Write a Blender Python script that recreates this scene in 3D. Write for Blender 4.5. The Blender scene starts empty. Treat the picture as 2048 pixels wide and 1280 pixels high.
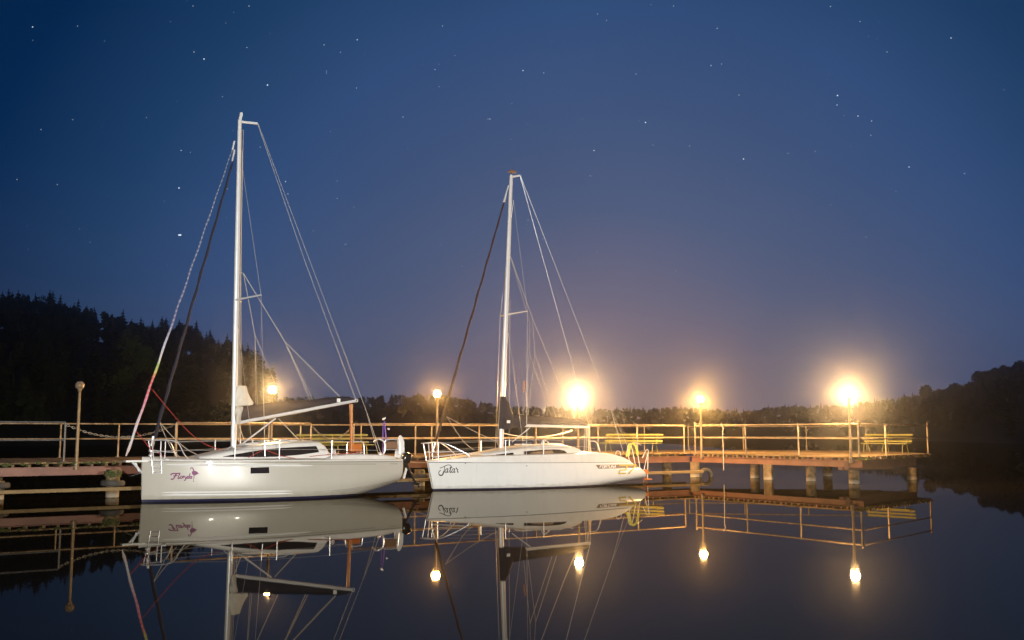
import bpy, bmesh, math, random
from mathutils import Vector, Matrix
random.seed(7)
C = bpy.context.scene.collection
PI = math.pi
R = math.radians

# ------------------------------------------------------------------ camera model (used to lay the plan out)
F = 2016.0; PT = math.atan(225 / F); H = 2.0
def ray(u, v):
    cx = (u - 1024) / F; cy = (640 - v) / F
    return (cx, math.cos(PT) - cy * math.sin(PT), math.sin(PT) + cy * math.cos(PT))
def at_z(u, v, z):
    d = ray(u, v); t = (z - H) / d[2]; return Vector((d[0] * t, d[1] * t, z))
def at_y(u, v, y):
    d = ray(u, v); t = y / d[1]; return Vector((d[0] * t, y, H + d[2] * t))

# ------------------------------------------------------------------ materials
def nodes_of(name):
    m = bpy.data.materials.new(name); m.use_nodes = True
    nt = m.node_tree
    return m, nt, nt.nodes['Principled BSDF']
def ramp(nt, stops, interp='LINEAR'):
    r = nt.nodes.new('ShaderNodeValToRGB'); cr = r.color_ramp; cr.interpolation = interp
    while len(cr.elements) > 1: cr.elements.remove(cr.elements[-1])
    cr.elements[0].position = stops[0][0]; cr.elements[0].color = (*stops[0][1], 1)
    for p, c in stops[1:]:
        e = cr.elements.new(p); e.color = (*c, 1)
    return r
def mat(name, col, rough=.5, metal=0., col2=None, scale=4., detail=4., bump=0., bscale=None, stretch=None, spec=None, coat=0., island=0., rvar=0.):
    m, nt, b = nodes_of(name)
    L = nt.links.new
    b.inputs['Base Color'].default_value = (*col, 1)
    b.inputs['Roughness'].default_value = rough
    b.inputs['Metallic'].default_value = metal
    if spec is not None: b.inputs['Specular IOR Level'].default_value = spec
    if coat: b.inputs['Coat Weight'].default_value = coat; b.inputs['Coat Roughness'].default_value = .06
    tc = nt.nodes.new('ShaderNodeTexCoord'); mp = nt.nodes.new('ShaderNodeMapping')
    L(tc.outputs['Object'], mp.inputs['Vector'])
    if stretch: mp.inputs['Scale'].default_value = stretch
    if col2:
        n = nt.nodes.new('ShaderNodeTexNoise'); n.inputs['Scale'].default_value = scale; n.inputs['Detail'].default_value = detail
        n.inputs['Roughness'].default_value = .65
        L(mp.outputs[0], n.inputs['Vector'])
        r = ramp(nt, [(.32, col), (.68, col2)])
        if island:
            g = nt.nodes.new('ShaderNodeNewGeometry'); ma = nt.nodes.new('ShaderNodeMath'); ma.operation = 'MULTIPLY_ADD'
            L(g.outputs['Random Per Island'], ma.inputs[0]); ma.inputs[1].default_value = island; ma.inputs[2].default_value = -island / 2
            ad = nt.nodes.new('ShaderNodeMath'); ad.operation = 'ADD'
            L(n.outputs['Fac'], ad.inputs[0]); L(ma.outputs[0], ad.inputs[1]); L(ad.outputs[0], r.inputs[0])
        else:
            L(n.outputs['Fac'], r.inputs[0])
        L(r.outputs[0], b.inputs['Base Color'])
        if rvar:
            rr = nt.nodes.new('ShaderNodeMapRange'); rr.inputs[3].default_value = max(0, rough - rvar); rr.inputs[4].default_value = rough + rvar
            L(n.outputs['Fac'], rr.inputs[0]); L(rr.outputs[0], b.inputs['Roughness'])
    if bump:
        n2 = nt.nodes.new('ShaderNodeTexNoise'); n2.inputs['Scale'].default_value = bscale or scale * 3; n2.inputs['Detail'].default_value = 5
        L(mp.outputs[0], n2.inputs['Vector'])
        bp = nt.nodes.new('ShaderNodeBump'); bp.inputs['Strength'].default_value = bump; bp.inputs['Distance'].default_value = .02
        L(n2.outputs['Fac'], bp.inputs['Height']); L(bp.outputs[0], b.inputs['Normal'])
    return m
def emit(name, col, s, clear=.85):
    m, nt, b = nodes_of(name)
    out = nt.nodes['Material Output']; nt.nodes.remove(b)
    tr = nt.nodes.new('ShaderNodeBsdfTransparent'); em = nt.nodes.new('ShaderNodeEmission'); mx = nt.nodes.new('ShaderNodeMixShader')
    em.inputs[0].default_value = (*col, 1); em.inputs[1].default_value = s / (1 - clear)
    mx.inputs[0].default_value = 1 - clear
    nt.links.new(tr.outputs[0], mx.inputs[1]); nt.links.new(em.outputs[0], mx.inputs[2]); nt.links.new(mx.outputs[0], out.inputs['Surface'])
    return m
M = {}
M['gel_grey'] = mat('grey_gelcoat', (.455, .435, .38), .34, 0, (.485, .465, .405), 1.2, coat=.12)
M['gel_white'] = mat('white_gelcoat', (.78, .785, .77), .2, 0, (.82, .82, .8), 1.1, coat=.4)
M['moulding'] = mat('highlight_white_moulding', (.82, .82, .8), .12, coat=1.)  # white colour stands in for the bright highlights along the hull knuckles
M['deck_white'] = mat('white_deck', (.72, .7, .66), .45, 0, (.8, .78, .74), 3)
M['nonskid'] = mat('deck_nonskid', (.6, .58, .53), .7, 0, (.68, .66, .6), 5, bump=.1, bscale=120)
def grime(m, top, amt):
    nt = m.node_tree; L = nt.links.new; b = nt.nodes['Principled BSDF']; src = b.inputs['Base Color'].links[0].from_socket
    tc = nt.nodes.new('ShaderNodeTexCoord'); sx = nt.nodes.new('ShaderNodeSeparateXYZ'); L(tc.outputs['Object'], sx.inputs[0])
    mp = nt.nodes.new('ShaderNodeMapping'); mp.inputs['Scale'].default_value = (2.2, 2.2, 9); L(tc.outputs['Object'], mp.inputs[0])
    n = nt.nodes.new('ShaderNodeTexNoise'); n.inputs['Scale'].default_value = 1.6; n.inputs['Detail'].default_value = 8; L(mp.outputs[0], n.inputs['Vector'])
    ma = nt.nodes.new('ShaderNodeMath'); ma.operation = 'MULTIPLY_ADD'; ma.inputs[1].default_value = -top * 1.6; L(n.outputs['Fac'], ma.inputs[0]); L(sx.outputs['Z'], ma.inputs[2])
    mr = nt.nodes.new('ShaderNodeMapRange'); mr.inputs[1].default_value = -top * .6; mr.inputs[2].default_value = top * .35; mr.inputs[3].default_value = amt; mr.inputs[4].default_value = 0; L(ma.outputs[0], mr.inputs[0])
    mx = nt.nodes.new('ShaderNodeMixRGB'); L(mr.outputs[0], mx.inputs[0]); L(src, mx.inputs[1]); mx.inputs[2].default_value = (.2, .17, .09, 1); L(mx.outputs[0], b.inputs['Base Color'])
    # faint vertical run-off streaks
    m2 = nt.nodes.new('ShaderNodeMapping'); m2.inputs['Scale'].default_value = (7, 7, .5); L(tc.outputs['Object'], m2.inputs[0])
    n2 = nt.nodes.new('ShaderNodeTexNoise'); n2.inputs['Scale'].default_value = 1.; n2.inputs['Detail'].default_value = 5; L(m2.outputs[0], n2.inputs['Vector'])
    r2 = nt.nodes.new('ShaderNodeMapRange'); r2.inputs[1].default_value = .55; r2.inputs[2].default_value = .8; r2.inputs[3].default_value = 0; r2.inputs[4].default_value = .11; L(n2.outputs['Fac'], r2.inputs[0])
    m3 = nt.nodes.new('ShaderNodeMixRGB'); L(r2.outputs[0], m3.inputs[0]); L(mx.outputs[0], m3.inputs[1]); m3.inputs[2].default_value = (.3, .27, .2, 1); L(m3.outputs[0], b.inputs['Base Color'])
grime(M['gel_grey'], .2, .5); grime(M['gel_white'], .16, .45)
M['navy_paint'] = mat('navy_bottom_paint', (.012, .013, .04), .35, 0, (.02, .02, .055), 3)
M['groove'] = mat('dark_rubbing_strip', (.12, .115, .1), .5)
M['stripe'] = mat('grey_stripe', (.3, .285, .24), .35)
M['glass'] = mat('dark_tinted_window', (.012, .012, .018), .06, spec=.6)
M['alu'] = mat('white_painted_aluminium', (.66, .67, .69), .32, .15, (.72, .73, .74), 2)
M['steel'] = mat('polished_steel', (.8, .8, .82), .3, .45)
M['wire'] = mat('rigging_wire', (.55, .54, .52), .35, .4)
M['rope'] = mat('pale_rope', (.58, .53, .44), .8, 0, (.48, .43, .35), 30)
M['rope_red'] = mat('red_rope', (.42, .045, .025), .7, 0, (.32, .03, .02), 20)
M['navy_canvas'] = mat('navy_canvas', (.009, .009, .022), .85, 0, (.016, .015, .032), 5, bump=.5, bscale=9)
M['maroon_canvas'] = mat('dark_maroon_canvas', (.03, .011, .011), .8, 0, (.05, .02, .018), 12)
M['sailcloth'] = mat('white_sailcloth', (.72, .68, .58), .75, 0, (.62, .58, .5), 6, bump=.6, bscale=10)
M['sailcloth_grey'] = mat('crumpled_sailcloth', (.5, .48, .42), .75, 0, (.66, .62, .54), 9, bump=.8, bscale=14)
M['orange'] = mat('orange_paint', (.5, .16, .022), .45, 0, (.42, .12, .02), 6)
M['brown_pad'] = mat('brown_cushion', (.17, .09, .055), .7, 0, (.22, .12, .07), 8)
M['black'] = mat('black_plastic', (.012, .012, .013), .25, coat=.3)
M['purple'] = mat('violet_cloth', (.18, .06, .42), .7, 0, (.3, .18, .5), 30)
M['magenta'] = mat('magenta_vinyl', (.16, .008, .1), .5, 0, (.19, .012, .12), 3)
M['ink'] = mat('dark_grey_vinyl', (.025, .025, .028), .5)
M['band'] = mat('grey_brown_vinyl', (.13, .1, .095), .5)
M['white_vinyl'] = mat('white_vinyl', (.85, .85, .83), .5)
M['yellow_vinyl'] = mat('yellow_vinyl', (.5, .36, .005), .5)
M['yellow_rope'] = mat('yellow_rope', (.68, .66, .06), .7, 0, (.78, .78, .2), 25, bump=.5, bscale=60)
M['plank'] = mat('weathered_plank', (.1, .06, .024), .8, 0, (.23, .15, .062), 2.5, 6, bump=.5, bscale=14, stretch=(1, 1, 1), island=.5)
M['beam'] = mat('red_brown_steel_paint', (.16, .062, .034), .55, 0, (.24, .1, .06), 1.6, 6, bump=.15, bscale=20)
M['beam_dark'] = mat('brown_timber', (.12, .06, .04), .75, 0, (.17, .09, .06), 3, bump=.3, bscale=12)
M['galv'] = mat('painted_rail_steel', (.15, .09, .045), .5, .2, (.34, .28, .19), 3.5, rvar=.1)
M['galv_grey'] = mat('grey_rail_steel', (.09, .09, .09), .5, .3, (.15, .14, .13), 6)
M['chain'] = mat('chain_steel', (.25, .21, .15), .5, .5)
M['rubber'] = mat('old_tyre_rubber', (.03, .028, .026), .75, 0, (.07, .06, .05), 7, bump=.3, bscale=30)
M['moss'] = mat('green_moss', (.035, .05, .012), .95, 0, (.08, .09, .025), 14, bump=.6, bscale=40)
M['bench'] = mat('yellow_green_bench_paint', (.2, .185, .035), .5, 0, (.28, .25, .06), 5, bump=.15, bscale=25)
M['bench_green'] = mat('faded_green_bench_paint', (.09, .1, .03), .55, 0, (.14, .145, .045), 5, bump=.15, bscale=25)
M['pole'] = mat('lamp_pole_paint', (.16, .11, .06), .45, .2, (.26, .19, .1), 5)
M['globe_off'] = mat('unlit_globe', (.2, .14, .09), .12, .2, (.34, .25, .16), 8)
M['globe_on'] = emit('lit_globe', (1., .68, .3), 14.)
M['globe_cool'] = emit('lit_cool_globe', (1., .95, .86), 20.)
for k_ in ('globe_on', 'globe_cool'): M[k_].cycles.emission_sampling = 'NONE'
M['soil'] = mat('forest_floor', (.034, .04, .02), .95, 0, (.04, .045, .022), .15)
M['conifer'] = mat('conifer_needles', (.036, .044, .02), .9, 0, (.042, .05, .023), .35, spec=.1)
M['leaf'] = mat('dark_leaves', (.038, .05, .02), .9, 0, (.046, .058, .024), .5, spec=.1)
M['leaf_pale'] = mat('pale_spring_leaves', (.085, .12, .03), .9, 0, (.14, .18, .05), .5, spec=.1)
M['bark'] = mat('tree_bark', (.04, .03, .022), .9, 0, (.07, .055, .04), 4)

def pile_mat():
    m, nt, b = nodes_of('stained_concrete')
    L = nt.links.new
    g = nt.nodes.new('ShaderNodeNewGeometry'); sx = nt.nodes.new('ShaderNodeSeparateXYZ'); L(g.outputs['Position'], sx.inputs[0])
    n = nt.nodes.new('ShaderNodeTexNoise'); n.inputs['Scale'].default_value = 4.; n.inputs['Detail'].default_value = 7
    L(g.outputs['Position'], n.inputs['Vector'])
    r = ramp(nt, [(.32, (.03, .035, .012)), (.46, (.12, .075, .03)), (.58, (.2, .13, .07)), (.7, (.06, .075, .02)), (.8, (.1, .06, .03))])
    L(n.outputs['Fac'], r.inputs[0])
    # pale mineral ring just over the water
    ad = nt.nodes.new('ShaderNodeMath'); ad.operation = 'MULTIPLY_ADD'; ad.inputs[1].default_value = .14; L(n.outputs['Fac'], ad.inputs[0]); L(sx.outputs['Z'], ad.inputs[2])
    w = ramp(nt, [(.07, (0, 0, 0)), (.1, (1, 1, 1)), (.18, (.6, .6, .6)), (.24, (0, 0, 0))]); L(ad.outputs[0], w.inputs[0])
    mx = nt.nodes.new('ShaderNodeMixRGB'); L(w.outputs[0], mx.inputs[0]); L(r.outputs[0], mx.inputs[1]); mx.inputs[2].default_value = (.3, .26, .2, 1)
    L(mx.outputs[0], b.inputs['Base Color']); b.inputs['Roughness'].default_value = .85
    bp = nt.nodes.new('ShaderNodeBump'); bp.inputs['Strength'].default_value = .6; bp.inputs['Distance'].default_value = .03
    L(n.outputs['Fac'], bp.inputs['Height']); L(bp.outputs[0], b.inputs['Normal'])
    return m
M['pile'] = pile_mat()

def gennaker_mat():
    m, nt, b = nodes_of('banded_furled_sail')
    L = nt.links.new
    tc = nt.nodes.new('ShaderNodeTexCoord'); sx = nt.nodes.new('ShaderNodeSeparateXYZ'); L(tc.outputs['Object'], sx.inputs[0])
    mr = nt.nodes.new('ShaderNodeMapRange'); mr.inputs[1].default_value = 1.2; mr.inputs[2].default_value = 11.; L(sx.outputs['Z'], mr.inputs[0])
    r = ramp(nt, [(0, (.6, .42, .38)), (.07, (.6, .6, .62)), (.12, (.55, .42, .48)), (.17, (.62, .18, .3)), (.225, (.62, .08, .1)), (.25, (.65, .1, .05)),
                  (.262, (.5, .45, .06)), (.285, (.28, .42, .08)), (.3, (.6, .58, .55)), (.34, (.45, .45, .6)), (.42, (.1, .11, .26)), (.6, (.07, .11, .25)), (1, (.06, .1, .2))])
    L(mr.outputs[0], r.inputs[0])
    # helical rolls of paler cloth
    w = nt.nodes.new('ShaderNodeTexWave'); w.wave_type = 'BANDS'; w.bands_direction = 'Z'; w.inputs['Scale'].default_value = 2.2; w.inputs['Distortion'].default_value = 3.; w.inputs['Detail'].default_value = 2
    L(tc.outputs['Object'], w.inputs['Vector'])
    mf = nt.nodes.new('ShaderNodeMath'); mf.operation = 'MULTIPLY'; mf.inputs[1].default_value = .3; L(w.outputs['Fac'], mf.inputs[0])
    mx = nt.nodes.new('ShaderNodeMixRGB'); L(mf.outputs[0], mx.inputs[0]); L(r.outputs[0], mx.inputs[1]); mx.inputs[2].default_value = (.66, .64, .66, 1)
    L(mx.outputs[0], b.inputs['Base Color']); b.inputs['Roughness'].default_value = .7
    return m
M['gennaker'] = gennaker_mat()

def water_mat():
    m, nt, b = nodes_of('lake_water')
    L = nt.links.new; out = nt.nodes['Material Output']; nt.nodes.remove(b)
    df = nt.nodes.new('ShaderNodeBsdfDiffuse'); df.inputs[0].default_value = (.014, .011, .007, 1)
    gl = nt.nodes.new('ShaderNodeBsdfGlossy'); gl.inputs['Color'].default_value = (.5, .475, .42, 1)
    mx = nt.nodes.new('ShaderNodeMixShader'); fr_ = nt.nodes.new('ShaderNodeFresnel'); fr_.inputs['IOR'].default_value = 1.333
    g = nt.nodes.new('ShaderNodeNewGeometry'); sx = nt.nodes.new('ShaderNodeSeparateXYZ'); L(g.outputs['Position'], sx.inputs[0])
    # breeze ruffles the open lake beyond the pier; the water inside is calm
    n = nt.nodes.new('ShaderNodeTexNoise'); n.inputs['Scale'].default_value = .035; n.inputs['Detail'].default_value = 3; L(g.outputs['Position'], n.inputs['Vector'])
    ad = nt.nodes.new('ShaderNodeMath'); ad.operation = 'MULTIPLY_ADD'; ad.inputs[1].default_value = 22.; L(n.outputs['Fac'], ad.inputs[0]); L(sx.outputs['Y'], ad.inputs[2])
    mr = nt.nodes.new('ShaderNodeMapRange'); mr.interpolation_type = 'SMOOTHSTEP'
    mr.inputs[1].default_value = 56; mr.inputs[2].default_value = 100; mr.inputs[3].default_value = .016; mr.inputs[4].default_value = .25
    xm = nt.nodes.new('ShaderNodeMapRange'); xm.inputs[1].default_value = -25; xm.inputs[2].default_value = 8; xm.inputs[3].default_value = -400; xm.inputs[4].default_value = 0; L(sx.outputs['X'], xm.inputs[0])
    a3 = nt.nodes.new('ShaderNodeMath'); a3.operation = 'ADD'; L(ad.outputs[0], a3.inputs[0]); L(xm.outputs[0], a3.inputs[1])
    xr = nt.nodes.new('ShaderNodeMapRange'); xr.inputs[1].default_value = 25; xr.inputs[2].default_value = 38; xr.inputs[3].default_value = 0; xr.inputs[4].default_value = -500; L(sx.outputs['X'], xr.inputs[0])
    a4 = nt.nodes.new('ShaderNodeMath'); a4.operation = 'ADD'; L(a3.outputs[0], a4.inputs[0]); L(xr.outputs[0], a4.inputs[1])
    L(a4.outputs[0], mr.inputs[0]); L(mr.outputs[0], gl.inputs['Roughness'])
    n2 = nt.nodes.new('ShaderNodeTexNoise'); n2.inputs['Scale'].default_value = .4; n2.inputs['Detail'].default_value = 1.5; L(g.outputs['Position'], n2.inputs['Vector'])
    bp = nt.nodes.new('ShaderNodeBump'); bp.inputs['Strength'].default_value = .03; bp.inputs['Distance'].default_value = .01
    L(n2.outputs['Fac'], bp.inputs['Height']); L(bp.outputs[0], gl.inputs['Normal'])
    L(fr_.outputs[0], mx.inputs[0]); L(df.outputs[0], mx.inputs[1]); L(gl.outputs[0], mx.inputs[2]); L(mx.outputs[0], out.inputs['Surface'])
    return m
M['water'] = water_mat()

# ------------------------------------------------------------------ mesh helpers
class MB:
    def __init__(s): s.v = []; s.f = []
    def add(s, vs, fs):
        o = len(s.v); s.v += [tuple(p) for p in vs]; s.f += [tuple(i + o for i in q) for q in fs]; return s
    def box(s, c, d, rot=None):
        hx, hy, hz = d[0] / 2, d[1] / 2, d[2] / 2
        P = [Vector((x, y, z)) for x in (-hx, hx) for y in (-hy, hy) for z in (-hz, hz)]
        if rot is not None: P = [rot @ p for p in P]
        c = Vector(c); P = [p + c for p in P]
        return s.add(P, [(0, 1, 3, 2), (4, 6, 7, 5), (0, 4, 5, 1), (2, 3, 7, 6), (0, 2, 6, 4), (1, 5, 7, 3)])
    def bar(s, a, b, w, h, up=(0, 0, 1)):
        a = Vector(a); b = Vector(b); d = (b - a); n = d.normalized(); u = Vector(up)
        sd = n.cross(u).normalized(); u = sd.cross(n)
        P = [q + sd * (i * w / 2) + u * (j * h / 2) for q in (a, b) for (i, j) in ((-1, -1), (1, -1), (1, 1), (-1, 1))]
        return s.add(P, [(0, 3, 2, 1), (4, 5, 6, 7), (0, 1, 5, 4), (1, 2, 6, 5), (2, 3, 7, 6), (3, 0, 4, 7)])
    def tube(s, pts, r, n=8, caps=True):
        pts = [Vector(p) for p in pts]
        rr = r if isinstance(r, (list, tuple)) else [r] * len(pts)
        up = None; rings = []
        for i, p in enumerate(pts):
            if i == 0: t = pts[1] - p
            elif i == len(pts) - 1: t = p - pts[-2]
            else: t = (pts[i + 1] - p).normalized() + (p - pts[i - 1]).normalized()
            t = t.normalized()
            if up is None:
                up = Vector((0, 0, 1)) if abs(t.z) < .9 else Vector((1, 0, 0))
            a = t.cross(up).normalized(); up = a.cross(t).normalized()
            rings.append([p + (a * math.cos(2 * PI * k / n) + up * math.sin(2 * PI * k / n)) * rr[i] for k in range(n)])
        vs = [q for g in rings for q in g]; fs = []
        for i in range(len(pts) - 1):
            for k in range(n):
                a = i * n + k; b = i * n + (k + 1) % n
                fs.append((a, b, b + n, a + n))
        if caps:
            fs.append(tuple(range(n - 1, -1, -1))); fs.append(tuple(range(len(vs) - n, len(vs))))
        return s.add(vs, fs)
    def loft(s, secs, close=False, cap=True):
        n = len(secs[0]); vs = [q for g in secs for q in g]; fs = []
        for i in range(len(secs) - 1):
            for k in range(n if close else n - 1):
                a = i * n + k; b = i * n + (k + 1) % n
                fs.append((a, b, b + n, a + n))
        if cap and close:
            fs.append(tuple(range(n - 1, -1, -1))); fs.append(tuple(range(len(vs) - n, len(vs))))
        return s.add(vs, fs)
    def sphere(s, c, r, nu=16, nv=10, sz=1., a0=0., a1=PI):
        c = Vector(c); secs = []
        for i in range(nv + 1):
            a = a0 + (a1 - a0) * i / nv
            secs.append([c + Vector((r * math.sin(a) * math.cos(2 * PI * k / nu), r * math.sin(a) * math.sin(2 * PI * k / nu), r * sz * math.cos(a))) for k in range(nu)])
        return s.loft(secs, True, False)
    def lathe(s, c, prof, n=20):
        c = Vector(c)
        return s.loft([[c + Vector((r * math.cos(2 * PI * k / n), r * math.sin(2 * PI * k / n), z)) for k in range(n)] for r, z in prof], True, True)
    def torus(s, c, R0, r0, axis, n=28, m=12, flat=1.):
        ax = Vector(axis).normalized(); a = ax.orthogonal().normalized(); b = ax.cross(a); c = Vector(c); secs = []
        for i in range(n + 1):
            t = 2 * PI * i / n; rad = a * math.cos(t) + b * math.sin(t)
            secs.append([c + rad * (R0 + r0 * math.cos(2 * PI * k / m)) + ax * (r0 * flat * math.sin(2 * PI * k / m)) for k in range(m)])
        return s.loft(secs, True, False)
    def prism(s, poly, y0, y1):  # polygon in x,z pushed along y
        n = len(poly); vs = [(x, y0, z) for x, z in poly] + [(x, y1, z) for x, z in poly]
        return s.add(vs, [tuple(range(n)), tuple(range(2 * n - 1, n - 1, -1))] + [(k, (k + 1) % n, (k + 1) % n + n, k + n) for k in range(n)])
    def build(s, name, m, parent=None, smooth=35, loc=None, bevel=0):
        me = bpy.data.meshes.new(name); me.from_pydata([tuple(p) for p in s.v], [], s.f)
        bm = bmesh.new(); bm.from_mesh(me)
        if len(bm.verts) < 60000:
            bmesh.ops.remove_doubles(bm, verts=bm.verts, dist=1e-5)
            bmesh.ops.recalc_face_normals(bm, faces=bm.faces)
            if bevel: bmesh.ops.bevel(bm, geom=bm.edges, offset=bevel, segments=2, affect='EDGES', clamp_overlap=True)
            if smooth:
                for f in bm.faces: f.smooth = True
                for e in bm.edges:
                    if len(e.link_faces) == 2 and e.calc_face_angle(0) > R(smooth): e.smooth = False
        bm.to_mesh(me); bm.free()
        me.materials.append(M[m] if isinstance(m, str) else m)
        o = bpy.data.objects.new(name, me); C.objects.link(o)
        if parent is not None: o.parent = parent
        if loc is not None: o.location = loc
        return o
def empty(name, loc, rz=0.):
    o = bpy.data.objects.new(name, None); C.objects.link(o); o.location = loc; o.rotation_euler = (0, 0, rz); o.empty_display_size = .2
    return o
def tag(o, label=None, cat=None, group=None, kind=None):
    if label: o['label'] = label
    if cat: o['category'] = cat
    if group: o['group'] = group
    if kind: o['kind'] = kind
    return o
def children(o): return [c for c in bpy.data.objects if c.parent == o]
def copy_tree(o, parent=None):
    c = o.copy(); C.objects.link(c); c.parent = parent
    for ch in children(o): copy_tree(ch, c)
    return c
def sag(a, b, drop, n=14):
    a = Vector(a); b = Vector(b)
    return [a.lerp(b, i / n) - Vector((0, 0, drop * 4 * (i / n) * (1 - i / n))) for i in range(n + 1)]
def arc(p, n=6):  # smooth polyline through points (Catmull-Rom)
    p = [Vector(q) for q in p]; out = []
    for i in range(len(p) - 1):
        a = p[max(i - 1, 0)]; b = p[i]; c = p[i + 1]; d = p[min(i + 2, len(p) - 1)]
        for k in range(n):
            t = k / n
            out.append(.5 * ((2 * b) + (c - a) * t + (2 * a - 5 * b + 4 * c - d) * t * t + (3 * b - a - 3 * c + d) * t ** 3))
    out.append(p[-1]); return out
def lerpt(tab, x):
    if x <= tab[0][0]: return tab[0][1]
    for (a, b), (c, d) in zip(tab, tab[1:]):
        if x <= c: return b + (d - b) * (x - a) / (c - a)
    return tab[-1][1]
def smootht(tab, x):
    if x <= tab[0][0]: return tab[0][1]
    n = len(tab)
    for i in range(n - 1):
        x0, y0 = tab[i]; x1, y1 = tab[i + 1]
        if x <= x1:
            h = x1 - x0; t = (x - x0) / h
            def sl(k):
                if k <= 0: return (tab[1][1] - tab[0][1]) / (tab[1][0] - tab[0][0])
                if k >= n - 1: return (tab[-1][1] - tab[-2][1]) / (tab[-1][0] - tab[-2][0])
                return (tab[k + 1][1] - tab[k - 1][1]) / (tab[k + 1][0] - tab[k - 1][0])
            m0, m1 = sl(i) * h, sl(i + 1) * h
            return (2 * t ** 3 - 3 * t * t + 1) * y0 + (t ** 3 - 2 * t * t + t) * m0 + (-2 * t ** 3 + 3 * t * t) * y1 + (t ** 3 - t * t) * m1
    return tab[-1][1]

# ------------------------------------------------------------------ camera
cam = bpy.data.cameras.new('camera'); co = bpy.data.objects.new('camera', cam); C.objects.link(co)
co.location = (0, 0, H); co.rotation_euler = (PI / 2 + PT, 0, 0)
cam.sensor_width = 36; cam.lens = F / 2048 * 36; cam.clip_end = 5000; cam.clip_start = .1
sc = bpy.context.scene; sc.camera = co
sc.view_settings.view_transform = 'Standard'; sc.view_settings.look = 'None'; sc.view_settings.exposure = 0; sc.view_settings.gamma = 1

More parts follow.
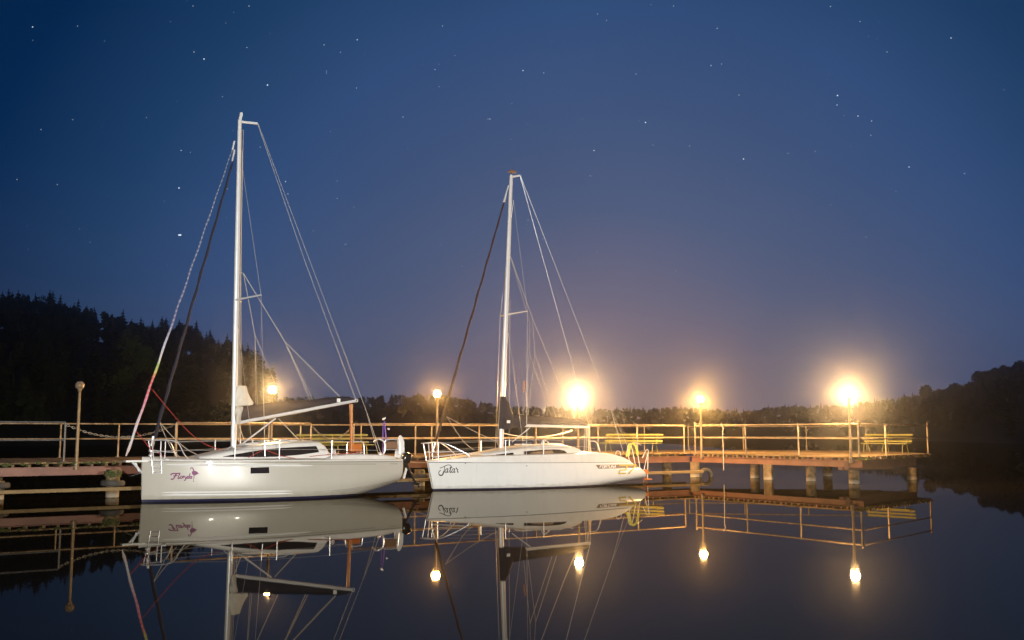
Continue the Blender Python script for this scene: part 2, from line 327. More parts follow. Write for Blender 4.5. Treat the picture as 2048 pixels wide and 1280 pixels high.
# ------------------------------------------------------------------ night sky
SKYGAIN = 1.0
def build_world():
    w = bpy.data.worlds.new('World'); sc.world = w; w.use_nodes = True
    nt = w.node_tree; L = nt.links.new
    bg = nt.nodes['Background']
    tc = nt.nodes.new('ShaderNodeTexCoord')
    nz = nt.nodes.new('ShaderNodeVectorMath'); nz.operation = 'NORMALIZE'; L(tc.outputs['Generated'], nz.inputs[0])
    D = nz.outputs[0]
    g = Vector(ray(1210, 850)).normalized()
    dt = nt.nodes.new('ShaderNodeVectorMath'); dt.operation = 'DISTANCE'; L(D, dt.inputs[0]); dt.inputs[1].default_value = g
    def lin(r, gg, b):
        f = lambda c: ((c / 255 + .055) / 1.055) ** 2.4 if c > 10 else c / 255 / 12.92
        return (f(r), f(gg), f(b))
    rp = ramp(nt, [(0, lin(128, 117, 134)), (.12, lin(108, 106, 132)), (.21, lin(79, 94, 129)), (.3, lin(65, 86, 126)), (.4, lin(49, 78, 123)), (.5, lin(29, 62, 102)), (.62, lin(3, 38, 78)), (.9, lin(2, 22, 52)), (1., lin(2, 16, 40))])
    L(dt.outputs['Value'], rp.inputs[0])
    # faint large-scale unevenness of the night air
    ns = nt.nodes.new('ShaderNodeTexNoise'); ns.inputs['Scale'].default_value = 3.; ns.inputs['Detail'].default_value = 3; L(D, ns.inputs['Vector'])
    nm = nt.nodes.new('ShaderNodeMapRange'); nm.inputs[3].default_value = .88; nm.inputs[4].default_value = 1.12; L(ns.outputs['Fac'], nm.inputs[0])
    sm = nt.nodes.new('ShaderNodeVectorMath'); sm.operation = 'SCALE'; L(rp.outputs[0], sm.inputs[0]); L(nm.outputs[0], sm.inputs[3])
    cur = sm.outputs[0]
    # low warm band on the horizon
    sx = nt.nodes.new('ShaderNodeSeparateXYZ'); L(D, sx.inputs[0])
    wr = ramp(nt, [(0, (.05, .03, .012)), (.06, (.028, .016, .006)), (.14, (.007, .004, .001)), (.24, (0, 0, 0))]); L(sx.outputs['Z'], wr.inputs[0])
    ad = nt.nodes.new('ShaderNodeVectorMath'); ad.operation = 'ADD'; L(cur, ad.inputs[0]); L(wr.outputs[0], ad.inputs[1]); cur = ad.outputs[0]
    # faint stars
    vo = nt.nodes.new('ShaderNodeTexVoronoi'); vo.inputs['Scale'].default_value = 130.; L(D, vo.inputs['Vector'])
    lt = nt.nodes.new('ShaderNodeMath'); lt.operation = 'LESS_THAN'; L(vo.outputs['Distance'], lt.inputs[0]); lt.inputs[1].default_value = .07
    sc_ = nt.nodes.new('ShaderNodeSeparateColor'); L(vo.outputs['Color'], sc_.inputs[0])
    pw = nt.nodes.new('ShaderNodeMath'); pw.operation = 'POWER'; L(sc_.outputs[0], pw.inputs[0]); pw.inputs[1].default_value = 11.
    mu = nt.nodes.new('ShaderNodeMath'); mu.operation = 'MULTIPLY'; L(lt.outputs[0], mu.inputs[0]); L(pw.outputs[0], mu.inputs[1])
    fade = nt.nodes.new('ShaderNodeMapRange'); fade.inputs[1].default_value = .1; fade.inputs[2].default_value = .3; fade.inputs[3].default_value = 0; fade.inputs[4].default_value = .8; L(sx.outputs['Z'], fade.inputs[0])
    mu2 = nt.nodes.new('ShaderNodeMath'); mu2.operation = 'MULTIPLY'; L(mu.outputs[0], mu2.inputs[0]); L(fade.outputs[0], mu2.inputs[1])
    tot = mu2.outputs[0]
    stars = [(408, 118, 2), (388, 104, 1), (535, 170, 2.2), (358, 376, 2.2), (358, 470, 3), (361, 470, 3), (571, 363, 1.3), (653, 142, .5), (653, 146, .5), (1046, 141, 1.5), (1291, 245, 2), (1188, 301, 1.5),
             (1487, 318, 1.8), (1675, 191, 2), (1674, 210, 1.2), (1716, 232, 1.4), (1818, 334, 1.4), (1902, 76, 1.4), (1929, 347, 1), (1422, 131, 1.1), (1443, 128, .7), (1478, 190, .8), (1379, 292, .8),
             (1732, 474, .9), (806, 234, .9), (980, 238, 1), (1056, 440, .9), (1661, 13, .9), (1720, 43, .7), (1774, 104, .7), (713, 176, .8), (1352, 542, .7), (498, 12, 1), (386, 12, .8), (885, 52, .8),
             (1213, 41, .8), (870, 139, .8), (293, 235, .5), (82, 259, .7), (34, 359, .7), (1306, 290, .6), (1272, 148, .7), (661, 263, .7), (692, 488, .6), (155, 52, .6), (1347, 12, .7), (1195, 28, .7), (580, 441, .7), (453, 435, .5), (690, 489, .6), (881, 490, .6), (924, 532, .6), (834, 724, .6), (1291, 660, .5)]
    for u, v, k in stars:
        d = Vector(ray(u, v)).normalized()
        a = nt.nodes.new('ShaderNodeVectorMath'); a.operation = 'DISTANCE'; L(D, a.inputs[0]); a.inputs[1].default_value = d
        b = nt.nodes.new('ShaderNodeMath'); b.operation = 'LESS_THAN'; L(a.outputs['Value'], b.inputs[0]); b.inputs[1].default_value = .00036 + .00012 * k
        c = nt.nodes.new('ShaderNodeMath'); c.operation = 'MULTIPLY_ADD'; L(b.outputs[0], c.inputs[0]); c.inputs[1].default_value = .1 + .4 * k; L(tot, c.inputs[2])
        tot = c.outputs[0]
    st = nt.nodes.new('ShaderNodeVectorMath'); st.operation = 'SCALE'; st.inputs[0].default_value = (.85, .93, 1.); L(tot, st.inputs[3])
    ad2 = nt.nodes.new('ShaderNodeVectorMath'); ad2.operation = 'ADD'; L(cur, ad2.inputs[0]); L(st.outputs[0], ad2.inputs[1])
    L(ad2.outputs[0], bg.inputs['Color']); bg.inputs['Strength'].default_value = SKYGAIN
build_world()

# shore lamps behind the camera on the right bank: their light whitens the boats and glints in the hull
def shore_lamp(p, inten, label):
    o = empty('shore_lamp', p); tag(o, label, 'lamp post', 'tall lamps on the near shore')
    MB().lathe((0, 0, 0), [(.12, -1.5), (.12, 0), (.08, .1), (.06, 3.9), (.1, 4.0), (.1, 4.05)], 12).build('pole', 'pole', o)
    MB().sphere((0, 0, 4.25), .14, 20, 14).build('globe', 'globe_cool', o)
    l = bpy.data.lights.new('lamp_light', 'SPOT'); l.energy = inten * 4 * PI; l.color = (1., .965, .9); l.shadow_soft_size = .07; l.spot_size = R(44); l.spot_blend = .6
    lo = bpy.data.objects.new('lamp_light', l); C.objects.link(lo); lo.parent = o; lo.location = (0, 0, 4.25)
    lo.rotation_euler = (Vector((-3.5, 34, 3.5)) - Vector(p) - Vector((0, 0, 4.25))).to_track_quat('-Z', 'Y').to_euler()
    return o
# ------------------------------------------------------------------ water, haze
wb = MB(); nx = 24
wb.add([(-900 + 1800 * i / nx, -120 + 900 * j / nx, 0) for j in range(nx + 1) for i in range(nx + 1)], [(j * (nx + 1) + i, j * (nx + 1) + i + 1, (j + 1) * (nx + 1) + i + 1, (j + 1) * (nx + 1) + i) for j in range(nx) for i in range(nx)])
tag(wb.build('water', 'water'), kind='structure')
bed = MB().add([(-900, -120, -6), (900, -120, -6), (900, 780, -6), (-900, 780, -6)], [(0, 1, 2, 3)])
tag(bed.build('lake_bed', 'soil'), kind='structure')

HAZE = .0009; GANI = .962
hz = MB().box((0, 330, 27), (1940, 960, 68))
hm = bpy.data.materials.new('thin_night_mist'); hm.use_nodes = True
hn = hm.node_tree; hn.nodes.remove(hn.nodes['Principled BSDF'])
pv = hn.nodes.new('ShaderNodeVolumePrincipled'); pv.inputs['Color'].default_value = (.95, .93, .9, 1); pv.inputs['Density'].default_value = HAZE; pv.inputs['Anisotropy'].default_value = GANI
hn.links.new(pv.outputs[0], hn.nodes['Material Output'].inputs['Volume'])
hm.cycles.volume_sampling = 'EQUIANGULAR'
ho = hz.build('haze', hm, smooth=0); tag(ho, kind='stuff')

# ------------------------------------------------------------------ wooded shores
def hill(name, cols, shore, ridge, zr, back=120):
    """cols: list of image columns giving directions; shore / ridge distances and ridge ground height as functions of u"""
    secs = []
    for u in cols:
        k = (u - 1024) / F; row = []
        s, r, z = shore(u), ridge(u), zr(u)
        for f in (-.06, 0, .08, .2, .35, .5, .65, .8, .9, 1., 1.15, 1.4):
            Y = s + (r - s) * min(f, 1) + (max(f, 1) - 1) * 2.5 * back
            e = -1.2 if f < 0 else (z * (math.sin(min(f, 1) * PI / 2) ** 1.15) if f <= 1 else z * (1 - (f - 1) * 1.6))
            row.append(Vector((k * Y, Y, .02 + e + (random.uniform(-.3, .3) if .05 < f < 1 else 0))))
        secs.append(row)
    return tag(MB().loft(secs, False, False).build(name, 'soil', smooth=80), kind='structure')
def hpos(u, f, shore, ridge, zr):
    s, r, z = shore(u), ridge(u), zr(u); Y = s + (r - s) * f
    return Vector(((u - 1024) / F * Y, Y, z * (math.sin(f * PI / 2) ** 1.15) - .2))

def conifer_geo(h, rng, n=13, k=8):
    vs = []; fs = []
    for i in range(n):
        t = i / (n - 1); z = h * (.14 + .82 * t); rad = h * .21 * (1 - t) ** .6 * (.55 + .45 * min(1, t * 3)) + .18
        for q in range(k if t < .8 else 5):
            a = 2 * PI * (q + rng.random()) / k; rr = rad * rng.uniform(.6, 1.2); dz = -rr * rng.uniform(.15, .5)
            w = rr * rng.uniform(.3, .5) + .1; ca, sa = math.cos(a), math.sin(a); up = h * .055
            o = len(vs)
            vs += [(0, 0, z + up), (ca * rr * .6 - sa * w, sa * rr * .6 + ca * w, z + dz * .5 + rng.uniform(-.1, .2)), (ca * rr, sa * rr, z + dz), (ca * rr * .6 + sa * w, sa * rr * .6 - ca * w, z + dz * .5 + rng.uniform(-.1, .2))]
            fs += [(o, o + 1, o + 2), (o, o + 2, o + 3)]
    o = len(vs); vs += [(.15, 0, h * .9), (-.1, .12, h * .9), (-.1, -.12, h * .9), (0, 0, h * 1.005)]; fs += [(o, o + 1, o + 3), (o + 1, o + 2, o + 3), (o + 2, o, o + 3)]
    return vs, fs
def broad_geo(h, rng, n=420, leaf=.5, wide=.3):
    vs = []; fs = []; cl = []
    for i in range(11):
        a = rng.uniform(0, 2 * PI); t = rng.uniform(.3, .95); rr = h * wide * math.sin(PI * min(1, .15 + t * .85)) * rng.uniform(.2, .9)
        cl.append((Vector((math.cos(a) * rr, math.sin(a) * rr, h * t)), h * rng.uniform(.09, .17)))
    for i in range(n):
        c, r = rng.choice(cl); d = Vector((rng.gauss(0, 1), rng.gauss(0, 1), rng.gauss(0, .8))).normalized() * r * rng.uniform(.55, 1.1)
        p = c + d; e = Vector((rng.gauss(0, 1), rng.gauss(0, 1), rng.gauss(0, 1))).normalized(); g = e.orthogonal().normalized(); s = leaf * rng.uniform(.6, 1.5)
        o = len(vs); vs += [p + e * s, p + g * s * .7, p - e * s, p - g * s * .7]; fs += [(o, o + 1, o + 2, o + 3)]
    return vs, fs
def trunk_mb(h, frac, r):
    m = MB().tube([(0, 0, -.8), (.05, 0, h * .15), (0, .06, h * frac * .6), (0, 0, h * frac)], [r * 1.3, r, r * .7, r * .2], 7)
    for a, z in ((.4, .45), (2.5, .55), (4.4, .65)):
        m.tube([(0, 0, h * z * frac), (math.cos(a) * h * .1, math.sin(a) * h * .1, h * z * frac + h * .09)], [r * .4, r * .12], 5)
    return m
rngT = random.Random(11)
LIB_C = [conifer_geo(1., rngT) for _ in range(5)]
LIB_C = []
for _ in range(6):
    LIB_C.append(conifer_geo(14., rngT))
LIB_B = [broad_geo(11., rngT) for _ in range(5)]

def forest(name, n, us, shore, ridge, zr, label, hmul=(.7, 1.05), pb=.35, fpow=.8, frange=(.02, 1.)):
    V = []; Fc = []
    for i in range(n):
        u = rngT.uniform(*us); f = frange[0] + (frange[1] - frange[0]) * rngT.random() ** fpow
        p = hpos(u, f, shore, ridge, zr); br = rngT.random() < pb
        vs, fs = rngT.choice(LIB_B if br else LIB_C); k = rngT.uniform(*hmul); a = rngT.uniform(0, 2 * PI); ca, sa = math.cos(a), math.sin(a); kw = k * rngT.uniform(.85, 1.25)
        o = len(V); V += [(p.x + (x * ca - y * sa) * kw, p.y + (x * sa + y * ca) * kw, p.z + z * k) for x, y, z in vs]; Fc += [tuple(q + o for q in g) for g in fs]
    mb = MB(); mb.v = V; mb.f = Fc
    return tag(mb.build(name, 'conifer', smooth=0), label, 'forest', kind='stuff')

# left hill
RL = [(-400, 585), (0, 600), (60, 606), (95, 604), (140, 622), (200, 632), (250, 648), (330, 655), (400, 664), (450, 690), (490, 700), (530, 735), (570, 775), (600, 800), (700, 838)]
shL = lambda u: 150 + .05 * max(0, u); riL = lambda u: 270 + .12 * max(0, u)
zL = lambda u: max(.5, at_y(u, lerpt(RL, u), riL(u)).z - 8.5)
hill('left_hill', list(range(-500, 721, 30)), shL, riL, zL)
forest('forest', 420, (-420, 556), shL, riL, zL, 'dark mixed wood covering the slope of the near hill on the left', (.5, .78), .5)
# far shore
RF = [(400, 795), (640, 792), (700, 795), (760, 792), (830, 788), (900, 791), (950, 800), (1000, 810), (1100, 814), (1200, 817), (1300, 817), (1350, 814), (1450, 819), (1510, 821), (1530, 813), (1600, 811), (1700, 806), (1800, 795), (1900, 783), (2000, 770)]
shF = lambda u: 330.; riF = lambda u: 440.
zF = lambda u: max(.5, at_y(u, lerpt(RF, u), riF(u)).z - 4.6)
hill('far_hill', list(range(380, 1921, 30)), shF, riF, zF)
forest('forest', 1000, (420, 1850), shF, riF, zF, 'low dark wood along the far shore beyond the pier', (.3, .43), .8, .5)
# right hill
RR = [(1500, 830), (1620, 818), (1700, 806), (1800, 793), (1860, 785), (1900, 779), (1948, 770), (1960, 754), (1985, 745), (2020, 738), (2048, 732), (2300, 690)]
shR = lambda u: lerpt([(1500, 320), (1700, 290), (1900, 225), (2048, 170), (2300, 120)], u); riR = lambda u: lerpt([(1500, 420), (1950, 330), (2300, 300)], u)
zR = lambda u: max(.5, at_y(u, lerpt(RR, u), riR(u)).z - 8.2)
hill('right_hill', list(range(1500, 2321, 30)), shR, riR, zR)
forest('forest', 360, (1560, 2280), shR, riR, zR, 'dark wood on the rising hill at the right edge of the lake', (.4, .66), .6, .6)

def tree(name, kind, h, mname, label, grp, p, rng, cat):
    r = empty(name, p, rng.uniform(0, 6.28))
    vs, fs = conifer_geo(h, rng, 15, 9) if kind == 'c' else broad_geo(h, rng, 700, .42, .3)
    cb = MB(); cb.v = vs; cb.f = fs
    cb.build('crown', mname, r, smooth=0)
    trunk_mb(h, .75, .2).build('trunk', 'bark', r)
    return tag(r, label, cat, grp)
protoC = [tree('conifer_tree', 'c', hh, 'conifer', 'dark conifer on the skyline of the wooded hill at the left', 'conifers on the left skyline', (0, 0, 0), rngT, 'tree') for hh in (9.5, 11, 8.5)]
protoB = [tree('broadleaf_tree', 'b', hh, 'leaf', 'round-topped dark tree on the skyline of the wooded hill at the left', 'broadleaf trees on the left skyline', (0, 0, 0), rngT, 'tree') for hh in (9, 10.5)]
ic = ib = 0; u = -10.
while u < 555:
    br = rngT.random() < .5
    p = hpos(u, rngT.uniform(.93, 1.), shL, riL, zL); k = rngT.uniform(.65, 1.0)
    if br: o = protoB[ib] if ib < 2 else copy_tree(protoB[ib % 2]); ib += 1
    else: o = protoC[ic] if ic < 3 else copy_tree(protoC[ic % 3]); ic += 1
    o.location = p; o.rotation_euler.z = rngT.uniform(0, 6.28); o.scale = (k * rngT.uniform(.9, 1.3),) * 2 + (k,)
    u += rngT.uniform(8, 21)
ic = 0; u = 1850.; protoR = None
while u < 2060:
    p = hpos(u, rngT.uniform(.93, 1.), shR, riR, zR); k = rngT.uniform(.8, 1.05)
    if protoR is None:
        protoR = tree('broadleaf_tree', 'b', 10, 'leaf', 'dark tree on the skyline of the hill at the right edge', 'trees on the right skyline', p, rngT, 'tree'); o = protoR
    else: o = copy_tree(protoR)
    o.location = p; o.rotation_euler.z = rngT.uniform(0, 6.28); o.scale = (k * 1.05, k * 1.05, k * rngT.uniform(.8, 1.05)); u += rngT.uniform(9, 18)
for uu, vv, hh, lb in ((255, 775, 13.5, 'taller pale green tree standing out on the dark left slope'), (285, 780, 11.5, 'shorter pale green tree beside the taller pale one on the left slope')):
    Y = 185.; g = at_y(uu, vv, Y)
    f = .22
    p = hpos(uu, f, shL, riL, zL)
    tree('broadleaf_tree', 'b', hh, 'leaf_pale', lb, None, p, rngT, 'tree')

# ------------------------------------------------------------------ pier plan
ZD = 1.06
P0 = Vector((-15.88, 31.56, 0)); BEND = at_z(1381, 905.6, ZD); BEND.z = 0
d1 = (BEND - P0).normalized(); n1 = Vector((-d1.y, d1.x, 0))
PL = P0 - d1 * 9
A = at_z(1717, 913.5, ZD); A.z = 0
B = at_z(1863, 907.2, ZD); B.z = 0
Cc = Vector((19.3, 53.6, 0)); Dd = Vector((9.4, 55.3, 0))
bl = (Dd - Vector((-17, 38.2, 0))).normalized(); BL = Dd - bl * 38
d2 = (A - BEND).normalized()
def on_front(u):  # point of the front deck edge of the first stretch in image column u
    k = (u - 1024) / F; t = (k * P0.y - P0.x) / (d1.x - k * d1.y); return P0 + d1 * t
def on_front2(u):
    k = (u - 1024) / F; t = (k * BEND.y - BEND.x) / (d2.x - k * d2.y); return BEND + d2 * t
def on_line(u, p, d):
    k = (u - 1024) / F; t = (k * p.y - p.x) / (d.x - k * d.y); return p + d * t
def planks(mb, poly, pd, w, gap, th, jit, rng):
    pd = pd.normalized(); nd = Vector((-pd.y, pd.x, 0)); s = [q.dot(nd) for q in poly]; a = min(s); e = max(s)
    while a < e:
        m = a + w / 2; hit = []
        for i in range(len(poly)):
            p, q = poly[i], poly[(i + 1) % len(poly)]; x, y = p.dot(nd) - m, q.dot(nd) - m
            if x * y < 0: hit.append((p + (q - p) * (x / (x - y))).dot(pd))
        hit.sort()
        for h0, h1 in zip(hit[::2], hit[1::2]):
            if h1 - h0 > .25:
                z = ZD - th / 2 + rng.uniform(-.006, .004)
                mb.bar(pd * (h0 + rng.uniform(-jit, jit)) + nd * m + Vector((0, 0, z)), pd * (h1 + rng.uniform(-jit, jit)) + nd * m + Vector((0, 0, z + rng.uniform(-.004, .004))), w - gap, th)
        a += w
rngP = random.Random(3)
pier = empty('pier', (0, 0, 0))
tag(pier, 'long wooden lake pier on concrete piles with a bend and a widened right end', 'pier')
dk = MB(); planks(dk, [PL, BEND, Dd, BL], n1, .17, .012, .05, .03, rngP)
dk.build('deck', 'plank', pier, smooth=0)
dk = MB(); planks(dk, [BEND + d2 * .03, A, B, Cc, Dd + d2 * .03], Vector((B - A)).normalized().cross(Vector((0, 0, 1))), .2, .03, .055, .05, rngP)
dk.build('deck', 'plank', pier, smooth=0)
def channel(a, b, zt, h, parent, m='beam', off=.0):
    d = (b - a).normalized(); n = Vector((-d.y, d.x, 0)); z = Vector((0, 0, 1)); mb = MB()
    mb.bar(a + n * (.06 + off) + z * (zt - h / 2), b + n * (.06 + off) + z * (zt - h / 2), .02, h)
    for q in (zt - .011, zt - h + .011): mb.bar(a + n * (off + .0) + z * q, b + n * (off + .0) + z * q, .1, .02)
    return mb.build('beam', m, parent, smooth=0)
zb = ZD - .15
channel(PL, BEND, zb, .27, pier); channel(BEND + d2 * .05, A + d2 * .12, zb, .27, pier)
eb = (B - A).normalized(); en = Vector((-eb.y, eb.x, 0))
MB().bar(A + en * .55 + eb * .1 + Vector((0, 0, zb - .2)), B + en * .55 - eb * .7 + Vector((0, 0, zb - .2)), .2, .36).build('cross_beam', 'beam_dark', pier, bevel=.01)
MB().bar(A + d2 * -.3 + en * .5 + Vector((0, 0, zb - .32)), A + eb * 4.6 + en * .5 + Vector((0, 0, zb - .36)), .2, .14).build('cross_beam', 'beam_dark', pier, bevel=.01)
for t in (3, 9, 15, 21, 27, 33):
    p = PL + d1 * t
    MB().bar(p + n1 * .15 + Vector((0, 0, zb - .14)), p + n1 * 6 + Vector((0, 0, zb - .14)), .16, .22).build('cross_beam', 'beam_dark', pier)
MB().bar(BL + bl * .2 + Vector((0, 0, zb - .13)), Dd + Vector((0, 0, zb - .13)), .12, .24).build('cross_beam', 'beam_dark', pier)
def joist(p, d, ln, m, w=.09):
    MB().bar(p + Vector((0, 0, ZD - .105)), p + d * ln + Vector((0, 0, ZD - .105)), w, .084).build('joist', m, pier, smooth=0)
for i in range(64): joist(PL + d1 * (8 + i * .46 + rngP.uniform(-.05, .05)) + n1 * rngP.uniform(.0, .05), n1, 1.2, rngP.choice(('beam_dark', 'plank')))
L2_ = (A - BEND).length; k2 = Vector((-d2.y, d2.x, 0))
for i in range(int(L2_ / .3)): joist(BEND + d2 * (.2 + i * .3 + rngP.uniform(-.04, .04)) + k2 * rngP.uniform(0, .05), k2, 1.2, rngP.choice(('beam_dark', 'plank', 'plank')), .1)
LE = (B - A).length
for i in range(1, int(LE / .36)): joist(A + eb * (.1 + i * .36 + rngP.uniform(-.05, .05)) - d2 * rngP.uniform(.0, .06), -d2, 1.5, rngP.choice(('beam_dark', 'plank', 'bench')), rngP.uniform(.08, .13))
def pile(p, r, top, par, jit=.01):
    mb = MB(); prof = []
    for i in range(13):
        z = -2.5 + (top + 2.5) * i / 12; prof.append((r * (1 + random.uniform(-jit, jit) * 2), z))
    mb.lathe((p.x, p.y, 0), prof, 20); return mb.build('pile', 'pile', par)
for u, v in ((1713, 968.5), (1829, 960), (1540, 960), (1659, 953), (1513, 957), (1392, 955)):
    pile(at_z(u, v, 0) + Vector((0, .25, 0)), .205, zb - (.4 if u in (1713, 1829) else .26), pier)
for t in (3, 9, 15, 21, 27):
    for k in (.9, 5.4): pile(PL + d1 * t + n1 * k, .21, zb - .25, pier)
pile(BEND + n1 * 1.2 - d1 * .4, .22, zb - .25, pier); pile(BEND + d2 * 4.6 + en * -2, .2, zb - .25, pier)
# moss along the front edge where the deck stays wet
mo = MB()
for i in range(150):
    p = PL + d1 * rngP.uniform(6, 22); s = rngP.uniform(.03, .09)
    mo.sphere((p.x - n1.x * rngP.uniform(0, .05), p.y - n1.y * rngP.uniform(0, .05), ZD - rngP.uniform(.02, .1)), s, 6, 4, .6)
tag(mo.build('moss', 'moss', pier, smooth=80), kind='stuff')

# railings ----------------------------------------------------------------
ZT, ZM = 2.33, 1.76
def railing(label, pts, posts, grp=None, mname='galv', knob=()):
    r = empty('railing', (posts[0].x, posts[0].y, ZD)); o = Vector((posts[0].x, posts[0].y, ZD)); tag(r, label, 'railing', grp)
    for z in (ZT, ZM):
        MB().tube([Vector((p.x, p.y, z)) - o for p in pts], .028, 8).build('rail', mname, r)
    for i, p in enumerate(posts):
        b = Vector((p.x, p.y, ZD - .03)); t = Vector((p.x, p.y, ZT - .02 + (.1 if i in knob else 0)))
        m = MB().tube([b - o, t - o], .038 if i in knob else .034, 10)
        m.box(Vector((p.x, p.y, ZD + .008)) - o, (.14, .14, .012))
        if i in knob: m.sphere(t - o, .048, 10, 6)
        m.build('post', mname, r)
    return r
fi = n1 * .22
fr = lambda u: on_front(u) + fi
railing('grey front railing at the far left end of the pier', [fr(-300), fr(138)], [fr(-200), fr(-30), fr(138)], mname='galv_grey')
railing('front railing behind the mast of the grey left sailboat', [fr(359), fr(629)], [fr(359), fr(480), fr(545), fr(629)])
railing('long front railing from the grey boat stern to the bend of the pier', [fr(714), fr(1372)], [fr(714), fr(837), fr(964), fr(1077), fr(1184), fr(1279), fr(1372)])
f2 = lambda u: on_front2(u) + Vector((-d2.y, d2.x, 0)) * .12
kn = Vector((-d2.y, d2.x, 0))
railing('front railing with square bays on the right arm of the pier', [f2(1384), A + kn * .12], [f2(1384), f2(1484), f2(1589), A + kn * .12 - d2 * .05], knob=(0, 3))
railing('short end railing across the right tip of the pier beside the bench', [A + kn * .14 + eb * .1, B - eb * .1 + en * .1], [A + eb * 3 + en * .1, B - eb * .12 + en * .1], knob=(1,))
brn = Vector((bl.y, -bl.x, 0)) * .2
bk = lambda u: on_line(u, Dd, bl) + brn
railing('long back railing along the lake side of the pier', [BL + bl * 1 + brn, Dd + brn], [bk(-60), bk(125), bk(240), bk(355), bk(480), bk(600), bk(720), bk(860), bk(1000), bk(1120), bk(1190), bk(1282), Dd + brn + Vector((.05, -.1, 0))])
dc = (Cc - Dd).normalized(); cn = Vector((dc.y, -dc.x, 0)) * .2
ob = lambda u: on_line(u, Dd, dc) + cn
railing('back railing behind the bench on the right arm of the pier', [Dd + cn, Cc + cn - dc * .15], [ob(1483), ob(1608), ob(1727)])

def chain(a, b, drop, label, m='chain', r=.018):
    p = sag(a, b, drop, 40); mb = MB()
    if m == 'chain':
        for i in range(len(p) - 1):
            c = (p[i] + p[i + 1]) / 2; t = (p[i + 1] - p[i]).normalized(); L_ = (p[i + 1] - p[i]).length * .62
            nrm = t.cross(Vector((0, 0, 1))).normalized() if i % 2 else Vector((0, 0, 1)).cross(t).cross(t).normalized()
            pts = [c + t * (math.cos(q) * L_) + nrm * (math.sin(q) * .03) for q in [2 * PI * k / 10 for k in range(11)]]
            mb.tube(pts, .011, 5, False)
    else: mb.tube(p, r, 6)
    return tag(mb.build('chain' if m == 'chain' else 'rope', m), label, 'chain' if m == 'chain' else 'rope')
up = lambda p, z: Vector((p.x, p.y, z))
chain(up(fr(140), 2.25), up(fr(357), 2.28), .42, 'slack chain closing the wide gap in the railing left of the grey sailboat bow')
chain(up(fr(631), 2.25), up(fr(712), 2.25), .5, 'slack chain closing the narrow railing gap behind the orange boom support')
chain(up(fr(1010), 1.98), up(fr(1150), 2.08), .22, 'yellowish rope sagging along the railing behind the white sailboat boom', 'rope')
q = on_front2(1442)
rp_ = MB().tube([(q.x, q.y + .12, 2.36), (q.x + .03, q.y - .1, 2.2), (q.x - .02, q.y - .13, 2.02), (q.x, q.y - .12, 1.3), (q.x, q.y - .12, .32)], .017, 6).torus((q.x, q.y + .1, 2.33), .05, .02, d2, 12, 6)
tag(rp_.build('rope', 'rope'), 'pale mooring rope hanging straight down from the right arm railing over the water', 'rope')

SH = 7100
shore_lamp((15, -19, .4), SH * .9, 'tall lamp on the near shore, farther to the right')
shore_lamp((5, -25, .4), SH, 'tall lamp on the near shore, behind the viewer')
# lamps -------------------------------------------------------------------
def lamp(p, lit, label, inten, hue=(1., .6, .24)):
    o = empty('street_lamp', (p.x, p.y, ZD)); tag(o, label, 'lamp post', 'globe lamps along the pier' )
    MB().lathe((0, 0, 0), [(.09, -.25), (.09, -.02), (.06, .0), (.052, .1), (.048, 1.2), (.042, 2.25), (.05, 2.27), (.07, 2.31), (.07, 2.335)], 14).build('pole', 'pole', o)
    MB().sphere((0, 0, 2.46), .145, 24, 16).build('globe', 'globe_on' if lit else 'globe_off', o)
    if not lit: MB().torus((0, 0, 2.47), .146, .008, (0, 0, 1), 24, 6).build('globe_seam', 'pole', o)
    if lit:
        l = bpy.data.lights.new('lamp_light', 'POINT'); l.energy = inten * 4 * PI; l.color = hue; l.shadow_soft_size = .16
        lo = bpy.data.objects.new('lamp_light', l); C.objects.link(lo); lo.parent = o; lo.location = (0, 0, 2.46)
    return o
fl = lambda u: on_front(u) + n1 * .02
lamp(fl(161), 0, 'unlit globe lamp on its thin pole at the far left of the pier', 0)
lamp(fl(546), 1, 'lit globe lamp glowing behind the mast of the grey sailboat', 135)
lamp(fl(875), 1, 'small clear lit globe lamp at the bow of the white sailboat', 75, (1., .5, .13))
lamp(fl(1156), 1, 'brightest lit globe lamp behind the boom of the white sailboat', 600, (1., .6, .25))
lamp(on_front2(1400), 1, 'lit globe lamp on the bend of the pier right of the white sailboat', 280, (1., .52, .15))
lamp(on_front2(1696), 1, 'bright lit globe lamp near the right tip of the pier', 480, (1., .6, .25))

# benches -----------------------------------------------------------------
def bench(c, ang, label, m='bench', ln=3.1):
    o = empty('park_bench', (c.x, c.y, ZD), ang); tag(o, label, 'bench', 'slatted benches on the pier')
    st = MB()
    for i in range(4): st.box((0, -.42 + i * .135, .43), (ln, .115, .035))
    st.build('seat', m, o, bevel=.006)
    bt = MB()
    for z, y in ((.53, .1), (.68, .15), (.83, .2)): bt.box((0, y, z), (ln, .03, .085), Matrix.Rotation(-.33, 3, 'X'))
    bt.build('backrest', m, o, bevel=.006)
    for x in (-ln * .4, ln * .4, 0):
        MB().tube([(x, -.44, .0), (x, -.4, .3), (x, -.34, .4)], .018, 8).tube([(x, -.44, .405), (x, .02, .405), (x, .235, .88)], .018, 8).tube([(x, .2, 0), (x, .06, .3), (x, .0, .405)], .018, 8).build('leg', 'bench', o)
    return o
a1 = math.atan2(d1.y, d1.x)
def bpt(u, Y): return Vector(((u - 1024) / F * Y, Y, 0))
bench(bpt(1263, 49.5), -.56, 'yellow-green slatted bench on the pier behind the white boat stern')
bench(bpt(1768, 47.6), -.8, 'yellow-green slatted bench on the right tip of the pier', ln=2.35)
bench(bpt(671, 42), a1, 'shaded green slatted bench behind the stern of the grey sailboat', 'bench_green', 3.2)

